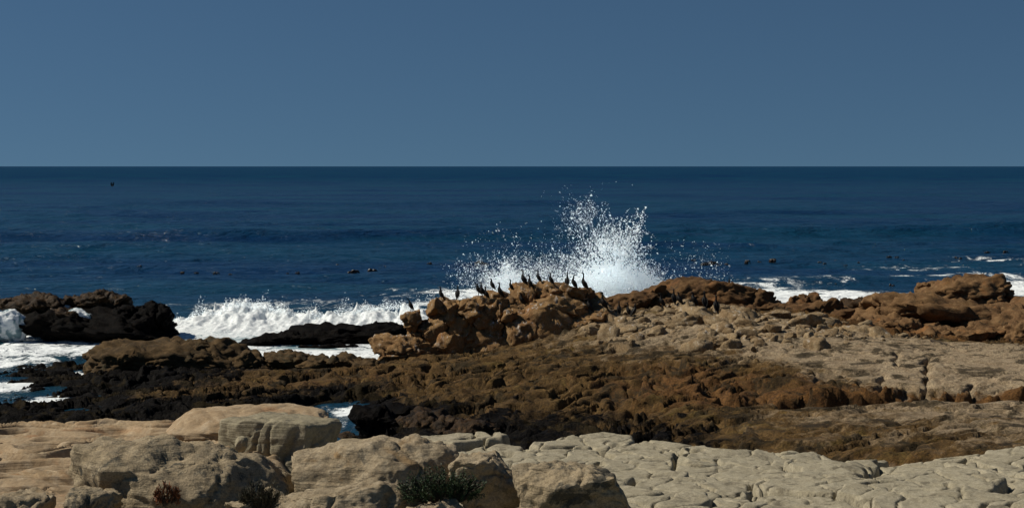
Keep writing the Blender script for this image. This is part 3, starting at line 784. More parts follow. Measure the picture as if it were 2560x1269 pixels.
far_lumps = [
 (2400, 745, 260, 90, 56.0, 1.6), (2250, 775, 330, 60, 55.0, 1.3, None, (0, -7, 0)), (2405, 712, 90, 36, 57, .8, 'ridge'), (2350, 722, 90, 40, 56.5, .7), (2310, 716, 28, 18, 56.5, .3), (2440, 722, 80, 40, 56.5, .7), (2490, 735, 80, 46, 56, .8), (2515, 750, 60, 40, 55.5, .7), (2430, 752, 150, 50, 55, .9), (2350, 750, 50, 36, 55, .4), (2320, 752, 36, 36, 54.8, .4), (2295, 752, 50, 34, 54.8, .4), (2270, 756, 30, 30, 54.7, .3), (2240, 758, 40, 30, 54.6, .4), (2200, 752, 90, 26, 55.2, .6, 'weedrock', (0, -10, 0)), (2150, 758, 120, 24, 55.2, .7, 'weedrock', (0, -10, 0)),
 (2380, 800, 420, 90, 52.0, 1.8), (2190, 800, 260, 50, 51.5, 1.2), (2500, 815, 240, 90, 50.6, 1.4), (2620, 800, 200, 120, 51, 1.4), (2320, 835, 200, 50, 49.4, 1.0), (2440, 840, 180, 60, 49.0, 1.0), (2555, 835, 110, 80, 48.6, .8), (2250, 815, 160, 40, 50, .8), (2650, 770, 200, 70, 55, 1.2), (2480, 785, 90, 30, 51, .5, None, (0, 5, 0)), (2390, 778, 120, 26, 51.4, .6), (2330, 785, 120, 24, 51.2, .5), (2530, 775, 90, 26, 51.6, .5), (2280, 780, 100, 26, 52, .5),
]
outcrop('headland_rock', 'rust brown rock headland rising at the far right against the surf', (2380, 860, 53), far_lumps, 'headland', 500, cat='rock outcrop', fine=0.07, crack=0.09, crease=.15, power=2.5, grow=1.05)

outcrop('tidal_rock', 'black wet rock standing in the surf at the left edge', (240, 850, 56), [
 (250, 812, 390, 84, 56, 1.5, 'black', (0, 3, 0)), (370, 800, 110, 90, 56, 1.0, 'black'), (405, 790, 56, 60, 56, .5, 'black'), (150, 815, 220, 80, 55.8, 1.1, 'black'), (310, 795, 120, 60, 56.3, .9, 'black'),
 (100, 770, 130, 70, 56.2, .9, 'weedrock'), (60, 758, 70, 40, 56.4, .6, 'weedrock'), (130, 765, 60, 50, 55.9, .5, 'weedrock'), (160, 790, 90, 50, 55.6, .6, 'weedrock'), (10, 760, 60, 30, 56.4, .5, 'weedrock'),
 (230, 757, 120, 58, 56.8, .8, 'weedrock'), (290, 762, 90, 50, 56.8, .7, 'weedrock'), (240, 742, 60, 28, 57, .5, 'weedrock'), (310, 752, 36, 28, 56.8, .4, 'weedrock'), (190, 752, 50, 36, 56.6, .4, 'weedrock')],
 'black', 600, cat='rock', fine=0.07, ffreq=3.4, power=2.3, cuts=5, crease=.10, grow=1.02)
outcrop('dome_rock', 'low brown domed rock in front of the surf at left', (430, 920, 47), [
 (400, 898, 380, 100, 47.0, 1.4, None, (0, 3, 0)), (520, 893, 250, 88, 47.2, 1.2, None, (0, 9, 0)), (300, 905, 190, 70, 46.6, 1.0, None, (0, -12, 0)), (450, 870, 160, 44, 47.2, .8), (430, 912, 180, 50, 46.2, .7), (600, 905, 120, 50, 47, .8)],
 'dome', 650, cat='rock', crack=0.09, power=2.1, cuts=3, crease=.12, grow=1.02)
outcrop('knob_rock', 'low brown knobs of rock left of the roost outcrop', (760, 915, 47), [
 (720, 902, 120, 46, 47.5, .8, None, (0, 6, 0)), (700, 898, 60, 38, 47.6, .5), (780, 908, 80, 34, 47, .6), (860, 904, 80, 30, 47, .6), (835, 906, 40, 26, 47, .4), (905, 908, 70, 26, 46.5, .5)],
 'dome', 670, cat='rock', power=2.2, cuts=4)
outcrop('wash_rock', 'flat black rock awash between the surf and the domed rock', (820, 860, 54), [
 (850, 838, 320, 56, 55, 1.2, None, (0, -2, 0)), (720, 846, 160, 38, 54.6, .8, None, (0, -6, 0)), (940, 834, 160, 46, 55.2, 1.0), (650, 856, 110, 20, 54, .6), (830, 868, 150, 14, 53.4, .4)],
 'black', 690, cat='rock', fine=0.07, power=2.2, cuts=3, grow=1.0)
outcrop('channel_rock', 'dark weedy rocks at the right side of the small water channel', (980, 1095, 35), [
 (950, 1060, 130, 76, 35.4, .6, 'black'), (1040, 1068, 130, 70, 35.0, .6), (1110, 1075, 130, 60, 34.6, .6), (1190, 1078, 110, 50, 34.2, .6), (980, 1035, 110, 40, 36.5, .6, 'black'), (1080, 1045, 90, 40, 36, .5), (870, 1092, 50, 14, 35, .3)],
 'weedrock', 710, cat='rock', fine=0.04, ffreq=5)

# ------------------------------------------------------------------ rubble stones on the shelf top
def scatter_rubble():
    r = np.random.RandomState(77)
    kinds = []
    for k in range(12):
        v, f = rock_shape(800 + k, (1.0, 0.85, 0.62 + 0.4 * r.rand()), sub=3 if k < 8 else 4, power=2.6 + 1.4 * r.rand(), amp=0.18, cuts=8, cut_lo=.62, fine=0.05, ffreq=2.2, crack=0.07, cfreq=1.2, crease=.14)
        me = mesh_np('stone', v, f); me.materials.append(M['rubble']); kinds.append(me)
    n = 0; placed = []
    NC = 9000
    Yc = r.uniform(39.5, 53.5, NC); xc = r.uniform(1440, 2330, NC); Xc = (xc - CX) * Yc / F
    zc = shelf_full(Xc, Yc)[0]
    for Y, x, X, z in zip(Yc, xc, Xc, zc):
        if n >= 285: break
        y = HY + (H - z) * F / Y
        top = np.interp(x, [1440, 1560, 1650, 1800, 1950, 2150, 2330], [790, 780, 765, 770, 800, 822, 835])
        bot = np.interp(x, [1440, 1700, 2000, 2200, 2330], [850, 880, 880, 850, 850])
        if not (top - 4 < y < bot): continue
        q = (y - top) / (bot - top)
        if r.rand() < (q - 0.45) * 1.3: continue
        s = 0.07 + 0.36 * r.rand() ** 3.2 + (0.05 if q < .3 else 0)
        if any((X - a) ** 2 + (Y - b) ** 2 < (0.62 * (s + c)) ** 2 for a, b, c in placed): continue
        placed.append((X, Y, s))
        o = obj('stone', kinds[r.randint(12)], None, None, (X, Y, z + 0.02 * s))
        o.scale = (s * r.uniform(.8, 1.7), s * r.uniform(.8, 1.3), s * r.uniform(.6, 1.1))
        o.rotation_euler = (r.uniform(-.5, .5), r.uniform(-.5, .5), r.uniform(0, 6.28))
        zone = 'close beside the roost outcrop' if x < 1600 else 'below the dark brown ridge' if x < 1840 else 'towards the low square knobs of the ridge' if x < 2060 else 'at the right end of the strip near the pale plates'
        tag(o, ('large ' if s > .22 else 'small ' if s < .12 else 'middling ') + 'pale weathered rubble stone ' + zone, 'stone', ('large ' if s > .22 else 'small ' if s < .12 else 'middling ') + 'rubble stones ' + zone)
        n += 1
scatter_rubble()

# ------------------------------------------------------------------ white water
def surf():
    xs = np.arange(-13.6, -2.6, 0.045); ys = np.arange(52.6, 64.5, 0.05)
    Xg, Yg = np.meshgrid(xs, ys); X, Y = Xg.ravel(), Yg.ravel()
    hx = (np.array([400, 440, 480, 540, 600, 700, 760, 850, 930, 990, 1040, 1075]) - CX) * 60.5 / F
    hc = np.interp(X, hx, [0, .18, .45, .62, .88, .62, .48, .52, .80, .70, .78, .5])
    yc = 60.8 + 0.7 * noise(v3(X * .35, X * 0, 4.0)) + 0.25 * noise(v3(X * 1.3, X * 0, 9.0))
    yf = 54.0 + 0.9 * noise(v3(X * .5, X * 0, 14.0))
    t = (Y - yf) / (yc - yf)
    s = np.where(t < 1, np.clip(t, 0, 1) ** 1.7, np.exp(-((Y - yc) / 0.8) ** 2))
    bil = np.abs(noise(v3(X * 1.3, Y * 1.1, 3.0))) * 0.9 + np.abs(noise(v3(X * 3.0, Y * 2.6, 7.0))) * 0.5 + np.abs(noise(v3(X * 6.5, Y * 6, 8.0))) * 0.25 + np.abs(noise(v3(X * 13, Y * 12, 8.0))) * 0.22
    z = -0.03 + (hc * s) * (0.82 + 0.35 * fbm(v3(X * 1.7, Y * .5, 5.0), 3)) + 0.20 * (bil - 0.35) * np.clip(s, 0, 1)
    spike = np.maximum(0, fbm(v3(X * 4, Y * 4, 30.0), 4, 0.6)) ** 1.5 * 0.22 * np.exp(-((Y - yc) / 0.5) ** 2) * sstep(.2, .6, hc)
    z = z + spike
    thin = np.clip(0.92 - 1.7 * s, 0, 1) * 0.8
    Fq = grid_faces(len(ys), len(xs)); keep = z[Fq].max(1) > -0.12
    Fq = Fq[keep]; idx, inv = np.unique(Fq, return_inverse=True)
    me = mesh_np('breaking_wave', v3(X, Y, z)[idx], inv.reshape(Fq.shape), {'thin': thin[idx]})
    o = obj('breaking_wave', me, M['foam']); tag(o, 'white broken wave rolling in between the tidal rock and the roost outcrop', 'wave', kind='stuff')
surf()
def white_blob(name, label, cx, cy, w, h, Y, dep, seed, tilt=(0, 0, 0), groove=0.0):
    c = P(cx, cy, Y); s = Y / F
    v, f = rock_shape(seed, (w * s / 2, dep, h * s / 2), sub=5, power=2.0, amp=.2, cuts=2, fine=.035, ffreq=4, groove=groove, gfreq=3.5, tilt=tuple(D(a) for a in tilt))
    r_ = np.random.RandomState(seed)
    th = np.clip(0.5 + 0.9 * noise(v * np.array([7, 7, 1.2]) + seed), 0, .85)
    o = obj(name, mesh_np(name, v, f, {'thin': th}), M['foam'], None, tuple(c)); tag(o, label, 'white water', kind='stuff')
white_blob('white_water', 'white water pouring over the left end of the tidal rock', 14, 815, 120, 84, 55.1, .45, 31, groove=.05)
white_blob('white_water', 'foam lying in the cleft on top of the tidal rock', 205, 786, 66, 24, 55.6, .3, 32, (0, 22, 0))
white_blob('white_water', 'small patch of foam between the two brown humps of the tidal rock', 163, 764, 36, 14, 56.4, .3, 33, (0, 10, 0))

OCT_V = np.array([(1, 1, 1), (-1, -1, 1), (-1, 1, -1), (1, -1, -1)], float) * 0.8
OCT_F = np.array([(0, 2, 1), (0, 1, 3), (0, 3, 2), (1, 2, 3)])
def drops_mesh(name, cen, rad, stretch=None, rng=None):
    n = len(cen)
    A = rng.normal(size=(n, 3, 3)); q, _ = np.linalg.qr(A)
    sc = rad[:, None] * rng.uniform(0.6, 1.35, (n, 3))
    V = (OCT_V[None] * sc[:, None, :]) @ q
    if stretch is not None:
        V = V + stretch[:, None, :] * (V @ (stretch / (np.linalg.norm(stretch, axis=1)[:, None] + 1e-9))[:, :, None]) / (rad[:, None, None]) * 1.0
    V = (V + cen[:, None, :]).reshape(-1, 3)
    Fc = (OCT_F[None] + (np.arange(n) * 4)[:, None, None]).reshape(-1, 3)
    return mesh_np(name, V, Fc)

def splash():
    r = np.random.RandomState(12)
    comps = [  # x, y, sx, sy, drops, clump length px, mean radius px
        (1525, 716, 56, 13, 24000, 7, 1.1), (1530, 692, 48, 18, 15000, 9, 1.1), (1530, 648, 42, 28, 8500, 20, 1.0), (1515, 600, 42, 26, 4600, 20, 1.0),
        (1590, 575, 11, 26, 700, 12, 1.3), (1575, 640, 14, 30, 900, 16, 1.1), (1455, 540, 26, 20, 1000, 9, .85), (1430, 560, 30, 40, 500, 8, .9), (1470, 505, 22, 14, 90, 3, .95),
        (1620, 702, 28, 18, 5000, 8, .8), (1425, 690, 38, 28, 6000, 10, .8),
        (1272, 708, 28, 13, 8000, 9, 1.0), (1266, 668, 9, 14, 420, 9, 1.2), (1300, 690, 45, 24, 5000, 9, .8), (1345, 695, 45, 24, 4000, 9, .8), (1215, 695, 40, 26, 2600, 7, .8), (1160, 690, 28, 24, 350, 4, .9),
        (1255, 615, 55, 26, 170, 3, .95), (1330, 640, 60, 30, 420, 4, .8), (1760, 650, 30, 20, 230, 3, 1.0), (1775, 690, 32, 16, 170, 2, .9), (1690, 680, 40, 36, 420, 4, .85), (1220, 740, 60, 9, 1200, 5, 1.0), (1130, 742, 40, 8, 220, 4, 1.0),
        (1515, 470, 30, 14, 14, 1, 1.0)]
    C = []; R = []; ST = []
    for (x, y, sx, sy, n, cl, mr) in comps:
        g = 22 if cl >= 12 else 9 if n > 800 else 2
        jt = .7 if cl >= 12 else 1.5
        m = max(1, n // g)
        cx = x + sx * np.clip(r.normal(size=m), -2.3, 2.3); cy = y + sy * np.clip(r.normal(size=m), -2.2, 1.9)
        ang = np.arctan2(cy - 745 - 30, cx - (1515 if x > 1390 else 1285)) + r.normal(0, .45, m)
        k = np.repeat(np.arange(m), g)
        tt = r.uniform(-1, 1, len(k))
        bend = r.normal(0, .5, m)
        px = cx[k] + np.cos(ang[k] + bend[k] * tt) * cl * tt * 1.35 + r.normal(0, jt, len(k))
        py = cy[k] + np.sin(ang[k] + bend[k] * tt) * cl * tt * 1.35 + r.normal(0, jt, len(k))
        Y = (60.0 if x > 1390 else 58.2) + r.normal(0, 1.0, m)[k] * (0.5 + 0.5 * min(1, sx / 50)) + r.normal(0, .05, len(k))
        C.append(np.stack([(px - CX) * Y / F, Y, H - (py - HY) * Y / F], 1))
        rad = mr * np.exp(r.normal(-.08, .62, len(k))) * 0.5 * (1 + 0.5 * (r.rand(m)[k] > .9))
        R.append(rad * 60 / F * 0.95)
    C = np.concatenate(C); R = np.concatenate(R)
    keep = C[:, 2] > 0.0
    me = drops_mesh('sea_spray', C[keep], R[keep], None, r)
    o = obj('sea_spray', me, M['drop']); tag(o, 'burst of white spray thrown up behind the roost outcrop', 'spray', kind='stuff')
    # flecks along the crest of the broken wave
    n = 8000
    px = r.uniform(440, 1050, n); crest = np.interp(px, [440, 480, 540, 600, 700, 760, 850, 930, 1040], [795, 785, 772, 754, 770, 785, 780, 762, 760])
    lump = np.clip(1 + 2.0 * noise(v3(px * .025, px * 0, 2.0)), .15, 3)
    py = crest + 14 - np.abs(r.normal(0, 1, n)) * 9 * lump - r.uniform(0, 6, n)
    Y = 60.6 + r.normal(0, .5, n)
    C = np.stack([(px - CX) * Y / F, Y, H - (py - HY) * Y / F], 1); R = np.exp(r.normal(0, .4, n)) * 0.5 * 60 / F * 1.1
    me = drops_mesh('surf_spray', C, R, None, r)
    o = obj('surf_spray', me, M['drop']); tag(o, 'white flecks of spray along the crest of the broken wave', 'spray', kind='stuff')
splash()

# ------------------------------------------------------------------ birds
def loft(path, n=10):
    """path rows: x, y, z, lateral radius, in-plane radius; one closed skin"""
    P_ = np.array(path, float)
    # smooth resample
    t = np.concatenate([[0], np.cumsum(np.linalg.norm(np.diff(P_[:, :3], axis=0), axis=1))])
    def cat(v, q):
        m = np.gradient(v, t); i = np.clip(np.searchsorted(t, q) - 1, 0, len(t) - 2)
        h = t[i + 1] - t[i]; s = (q - t[i]) / h
        return (2 * s**3 - 3 * s**2 + 1) * v[i] + (s**3 - 2 * s**2 + s) * h * m[i] + (-2 * s**3 + 3 * s**2) * v[i + 1] + (s**3 - s**2) * h * m[i + 1]
    q = np.linspace(0, t[-1], 34)
    Q = np.stack([cat(P_[:, k], q) for k in range(5)], 1); Q[:, 3:] = np.maximum(Q[:, 3:], 0.004)
    T = np.gradient(Q[:, :3], axis=0); T /= np.linalg.norm(T, axis=1)[:, None]
    V = []
    for c, tt in zip(Q, T):
        lat = np.cross(tt, (0.0001, 0, 1.0)) if abs(tt[1]) > 0.9 else np.array([0, 1.0, 0])
        lat = lat - tt * (lat @ tt); lat /= np.linalg.norm(lat)
        nn = np.cross(lat, tt)
        for k in range(n):
            a = 2 * math.pi * k / n
            V.append(c[:3] + lat * c[3] * math.cos(a) + nn * c[4] * math.sin(a))
    V = np.array(V); m = len(Q); Fc = []
    for i in range(m - 1):
        for k in range(n):
            a = i * n + k; b = i * n + (k + 1) % n
            Fc += [(a, b, b + n), (a, b + n, a + n)]
    V = np.vstack([V, Q[0, :3], Q[-1, :3]])
    for k in range(n):
        Fc += [(len(V) - 2, (k + 1) % n, k), (len(V) - 1, (m - 1) * n + k, (m - 1) * n + (k + 1) % n)]
    return V, np.array(Fc)

BODY = [(-.25, 0, .03, .03, .010), (-.19, 0, .10, .040, .016), (-.12, 0, .19, .055, .045), (-.06, 0, .28, .085, .085), (0, 0, .41, .105, .105), (.045, 0, .54, .092, .092), (.058, 0, .63, .062, .066)]
NECKS = {   # neck, head; last row = bill root, then the bill direction
    'up':      ([(.05, 0, .70, .042, .044), (.042, 0, .78, .034, .036), (.045, 0, .86, .031, .034), (.065, 0, .925, .036, .038), (.115, 0, .935, .027, .027), (.14, 0, .932, .014, .014)], (.10, 0, 0.0)),
    'tall':    ([(.05, 0, .71, .040, .042), (.035, 0, .82, .032, .034), (.04, 0, .93, .030, .032), (.065, 0, 1.00, .035, .037), (.115, 0, 1.005, .026, .026), (.14, 0, 1.0, .014, .014)], (.10, 0, .01)),
    'short':   ([(.055, 0, .68, .046, .050), (.045, 0, .74, .040, .042), (.055, 0, .80, .038, .040), (.09, 0, .845, .037, .037), (.135, 0, .84, .025, .026), (.155, 0, .835, .013, .013)], (.10, 0, -.02)),
    'reach':   ([(.07, 0, .70, .042, .044), (.10, 0, .78, .034, .036), (.15, 0, .86, .031, .033), (.215, 0, .92, .034, .034), (.27, 0, .925, .025, .026), (.295, 0, .92, .014, .014)], (.09, 0, -.03)),
    'curl':    ([(.045, 0, .70, .042, .044), (.02, 0, .78, .035, .037), (.015, 0, .86, .031, .034), (-.03, 0, .93, .034, .036), (-.085, 0, .935, .027, .027), (-.105, 0, .93, .014, .014)], (-.10, 0, -.01)),
    'preen':   ([(.06, 0, .68, .046, .048), (.065, 0, .74, .038, .042), (.10, 0, .79, .034, .036), (.145, 0, .775, .036, .036), (.17, 0, .73, .026, .028), (.175, 0, .705, .014, .014)], (0, 0, -.10)),
}
_birdmesh = {}
def bird_meshes(pose):
    if pose in _birdmesh: return _birdmesh[pose]
    neck, bd = NECKS[pose]
    out = {}
    out['body'] = mesh_np('cormorant_body', *loft(BODY + neck))
    out['body'].materials.append(M['feather'])
    b0 = np.array(neck[-1][:3]); bd = np.array(bd)
    out['beak'] = mesh_np('beak', *loft([(*(b0 - .15 * bd), .013, .015), (*(b0 + .4 * bd), .009, .010), (*(b0 + .85 * bd), .007, .008), (*(b0 + bd + np.array([0, 0, -.012])), .004, .004)], 6))
    out['beak'].materials.append(M['beak'])
    for s in (-1, 1):
        V, Fc = loft([(.035, s * .070, .60, .022, .035), (.0, s * .092, .50, .026, .070), (-.05, s * .090, .38, .024, .075), (-.11, s * .070, .25, .018, .050), (-.165, s * .035, .15, .010, .018)], 8)
        out['wing%d' % s] = mesh_np('wing', V, Fc); out['wing%d' % s].materials.append(M['wing'])
        bm = bmesh.new()
        pts = [(-.02, s * .05, 0.012), (.10, s * .085, 0.004), (.115, s * .05, 0.004), (.10, s * .018, 0.004)]
        vs = [bm.verts.new(p) for p in pts] + [bm.verts.new((p[0], p[1], -.006)) for p in pts]
        bm.faces.new(vs[:4]); bm.faces.new(vs[4:][::-1])
        for k in range(4): bm.faces.new((vs[k], vs[4 + k], vs[4 + (k + 1) % 4], vs[(k + 1) % 4]))
        top = [bm.verts.new((-.02 + .014 * math.cos(a), s * .05 + .014 * math.sin(a), .26)) for a in (0, 2.1, 4.2)]
        bot = [bm.verts.new((-.0 + .012 * math.cos(a), s * .05 + .012 * math.sin(a), .006)) for a in (0, 2.1, 4.2)]
        for k in range(3): bm.faces.new((bot[k], bot[(k + 1) % 3], top[(k + 1) % 3], top[k]))
        me = bpy.data.meshes.new('foot'); bm.to_mesh(me); bm.free(); me.materials.append(M['beak'])
        out['foot%d' % s] = me
    h = np.array(neck[-3][:3]); h2 = np.array(neck[-4][:3])
    V, Fc = loft([(*(h2 + (.022, 0, 0.012)), .02, .014), (*(h + np.array(bd) * .25 + (0, 0, -.018)), .026, .016), (*(h + np.array(bd) * .62 + (0, 0, -.010)), .018, .012)], 8)
    out['throat'] = mesh_np('throat', V, Fc); out['throat'].materials.append(M['throat'])
    _birdmesh[pose] = out
    return out

bpy.context.view_layer.update()
DG = bpy.context.evaluated_depsgraph_get()
SOLID = ('rock_lump', 'stone', 'rock_shelf', 'slab', 'boulder', 'rock_ledge', 'rock_block', 'rock_slab', 'rock')
def surf_z(X, Y, top=9.0):
    z = top
    for _ in range(6):
        ok, loc, nrm, idx, ob, mt = S.ray_cast(DG, (X, Y, z), (0, 0, -1))
        if not ok: return None
        if ob.name.split('.')[0] in SOLID: return loc.z
        z = loc.z - 0.01
    return None
def seat(x, y, Y0, Y1, step=0.08):
    """point on solid ground that shows at photo position (x, y)"""
    best = None; lead = 1e9
    for Y in np.arange(Y0, Y1, step):
        X = (x - CX) * Y / F
        z = surf_z(X, Y)
        if z is None: continue
        py = HY + (H - z) * F / Y
        if py > lead + 5: continue          # tucked behind a nearer edge
        lead = min(lead, py)
        e = abs(py - y)
        if best is None or e < best[0] - 0.4: best = (e, X, Y, z)
    return best

def cormorant(x, y, hpx, yaw, pose, label, Y0=47.5, Y1=53.5, throat=True, group='cormorants resting on the rocks'):
    e, X, Y, z = seat(x, y, Y0, Y1)
    root = empty('cormorant', (X, Y, z - 0.006))
    full = {'up': .95, 'tall': 1.02, 'short': .88, 'reach': .95, 'curl': .95, 'preen': .84}[pose]
    s = hpx * Y / F / full
    root.scale = (s, s, s); root.rotation_euler = (0, 0, D(yaw))
    tag(root, label, 'bird', group)
    b = bird_meshes(pose)
    s *= 1.1
    root.scale = (s * 1.25, s * 1.38, s)
    obj('body', b['body'], None, root); obj('beak', b['beak'], None, root)
    for k in (-1, 1):
        obj('wing', b['wing%d' % k], None, root); obj('foot', b['foot%d' % k], None, root)
    if throat: obj('throat', b['throat'], None, root)
    return root

BIRDS = [  # x, foot y, height px, yaw (180 = looking left), pose, label, throat, Y0, Y1
 (1027, 774, 31, 175, 'reach', 'lone cormorant on the separate pillar left of the outcrop, neck leaning left', False, 48, 51),
 (1103, 748, 31, 170, 'up', 'leftmost cormorant on the flat left shoulder of the outcrop', False, 48, 51),
 (1144, 748, 32, 80, 'up', 'cormorant facing away on the left shoulder, second from the left there', False, 48, 51),
 (1196, 739, 30, 190, 'preen', 'cormorant with its head drooped, at the left of a close pair', False, 48.5, 51.5),
 (1205, 741, 33, 165, 'up', 'cormorant standing close behind the one with the drooped head', False, 49, 51.5),
 (1216, 752, 32, 175, 'up', 'slim cormorant below and right of the close pair', False, 48, 50.5),
 (1231, 727, 29, 178, 'short', 'cormorant with pale throat, in front of a bulkier one, left of the splash', True, 49, 52),
 (1251, 740, 37, 178, 'up', 'bulky cormorant with bill pointing left and tail hanging low', True, 49, 51.5),
 (1278, 730, 29, 178, 'up', 'cormorant standing alone midway along the top, pale face to the left', True, 49, 52),
 (1310, 717, 39, 176, 'up', 'largest cormorant, at the top of the outcrop with white throat', True, 49, 52),
 (1326, 723, 33, 172, 'up', 'smaller cormorant just right of the largest one', True, 49, 52),
 (1347, 709, 31, 176, 'up', 'cormorant on the highest hump, left of two', True, 49.5, 52.5),
 (1378, 712, 31, 172, 'up', 'cormorant on the highest hump, right of two', False, 49.5, 52.5),
 (1305, 748, 33, 180, 'short', 'cormorant standing lower on the face, below the largest one', False, 47.6, 50.5),
 (1418, 722, 36, 75, 'tall', 'cormorant facing away with neck stretched straight up', False, 49.5, 52.5),
 (1435, 730, 34, 165, 'curl', 'cormorant curling its neck to look back right', False, 49.5, 52.5),
 (1461, 735, 42, 172, 'tall', 'cormorant at the right end of the top row, bill level to the left', False, 49.5, 52.5),
 (1509, 780, 44, 172, 'up', 'cormorant in the shadow at the right foot of the outcrop, bill to the left', False, 49, 53),
 (1474, 780, 34, 170, 'short', 'dim hunched cormorant in the hollow right of the outcrop', False, 49, 53),
 (1548, 788, 32, 95, 'up', 'dim cormorant against the brown ridge, left of a close pair', False, 48, 53),
 (1572, 793, 34, 170, 'up', 'left bird of a dim close pair below the brown ridge', False, 48, 53),
 (1585, 794, 32, 20, 'short', 'right bird of a dim close pair below the brown ridge', False, 48, 53),
 (1655, 765, 34, 170, 'up', 'cormorant in front of the light notch in the brown ridge', False, 49, 53.4),
 (1685, 762, 36, 100, 'up', 'dim cormorant facing away under the hump of the brown ridge', False, 49, 53.4),
 (1699, 763, 32, 165, 'short', 'dim hunched cormorant touching the one under the ridge hump', False, 49, 53.4),
 (1735, 766, 34, 160, 'short', 'single dim cormorant midway along the brown ridge', False, 49, 53.4),
 (1762, 778, 40, 95, 'up', 'dim upright cormorant below the gap between two ridge humps', False, 48.5, 53.2),
 (1791, 784, 42, 100, 'up', 'rightmost dim cormorant standing at the end of the rubble', False, 48.5, 53.2),
 (1823, 713, 17, 90, 'tall', 'small dark bird on the seaward edge of the brown ridge', True, 53.5, 56.5),
]
for (x, y, h, yaw, pose, lab, th, a, b) in BIRDS:
    cormorant(x, y, h, yaw, pose, lab, a, b, th)

# one bird low over the sea far out
def flying_bird():
    root = empty('flying_bird', tuple(P(281, 465, 240)))
    tag(root, 'tiny dark bird flying low over the open sea at far left', 'bird')
    V, Fc = loft([(-.42, 0, 0, .05, .02), (-.25, 0, 0, .08, .07), (0, 0, 0.01, .11, .10), (.2, 0, .02, .07, .07), (.38, 0, .03, .04, .04), (.48, 0, .03, .05, .05), (.6, 0, .02, .015, .015)])
    obj('body', mesh_np('body', V, Fc), M['feather'], root)
    for s in (-1, 1):
        V, Fc = loft([(.1, s * .06, .04, .13, .03), (.05, s * .16, .25, .14, .03), (.0, s * .2, .48, .11, .025), (-.08, s * .14, .72, .03, .01)], 8)
        obj('wing', mesh_np('wing', V, Fc), M['wing'], root)
    root.rotation_euler = (0, 0, D(120)); root.scale = (.85, .85, .85)
flying_bird()

# ------------------------------------------------------------------ kelp heads in the swell
def tube(path, rad, n=6):
    p = np.array(path, float)
    return loft([(*q, rad * w, rad * w) for q, w in zip(p, np.interp(np.linspace(0, 1, len(p)), [0, .5, 1], [1, 1.1, .5]))], n)
def merge(parts):
    V = []; Fc = []; o = 0
    for v, f in parts:
        V.append(v); Fc.append(f + o); o += len(v)
    return np.vstack(V), np.vstack(Fc)
def kelp():
    r = np.random.RandomState(5); kinds = []
    for k in range(6):
        parts = []
        for j in range(3 + k % 3):
            x0 = r.uniform(-.35, .2); y0 = r.uniform(-.2, .2); l = r.uniform(.2, .5); h = r.uniform(.06, .26)
            parts.append(tube([(x0, y0, -.12), (x0 + l * .15, y0, h * .7), (x0 + l * .5, y0 + r.uniform(-.1, .1), h), (x0 + l * .85, y0, h * .6), (x0 + l, y0 + r.uniform(-.1, .1), -.12)], r.uniform(.06, .12)))
        me = mesh_np('kelp', *merge(parts)); me.materials.append(M['kelp']); kinds.append(me)
    spots = [(350, 668, 12), (455, 676, 11), (490, 680, 9), (540, 680, 16), (575, 679, 10), (720, 678, 8), (745, 679, 12), (845, 668, 11), (880, 674, 24), (930, 679, 26), (962, 668, 8), (1040, 666, 12), (1075, 665, 14), (1101, 728, 12), (1195, 660, 20), (1216, 663, 12), (1352, 658, 16), (1366, 660, 12),
             (1735, 650, 12), (1758, 662, 24), (1774, 660, 26), (1816, 662, 10), (1801, 664, 9), (1866, 657, 16), (1898, 652, 9), (1930, 651, 20), (1978, 650, 9), (2049, 656, 12), (2063, 665, 12), (2088, 653, 11), (2115, 665, 9), (2147, 656, 7), (2221, 650, 11), (2243, 652, 12), (2260, 657, 8), (2283, 654, 7), (2390, 648, 9), (2400, 651, 10), (2466, 634, 12), (2513, 635, 14), (1893, 708, 12), (2090, 710, 6), (2229, 715, 14)]
    special = {880: 'dark kelp clump standing tallest out of the swell left of the splash', 1930: 'broad dark kelp head in the swell right of the splash', 2513: 'upright dark kelp head farthest to the right', 350: 'dark kelp head farthest to the left in the swell'}
    ords = 'first second third fourth fifth sixth seventh eighth ninth tenth eleventh twelfth thirteenth fourteenth fifteenth sixteenth seventeenth eighteenth nineteenth twentieth twenty-first twenty-second twenty-third twenty-fourth twenty-fifth twenty-sixth'.split()
    lx = sorted(q[0] for q in spots if q[0] < 1500); rx = sorted((q[0] for q in spots if q[0] > 1500), reverse=True)
    for i, (x, y, w) in enumerate(spots):
        lab = ('dark kelp head left of the splash, %s of the line from the left edge' % ords[lx.index(x)]) if x < 1500 else ('dark kelp head right of the splash, %s of the line from the right edge' % ords[rx.index(x)])
        Y = W0(y); X = (x - CX) * Y / F
        z = float(sea_height(np.array([X]), np.array([Y]))[0])
        Y = (H - z) * F / (y - HY); X = (x - CX) * Y / F
        s = w * Y / F / 0.82
        o = obj('kelp', kinds[i % 6], None, None, (X, Y, float(sea_height(np.array([X]), np.array([Y]))[0])))
        o.scale = (s, s, s * r.uniform(.7, 1.15)); o.rotation_euler = (0, 0, r.uniform(-.6, .6) + (math.pi if r.rand() > .5 else 0))
        tag(o, special.get(x, lab), 'kelp', 'kelp floating off the rocks')
kelp()

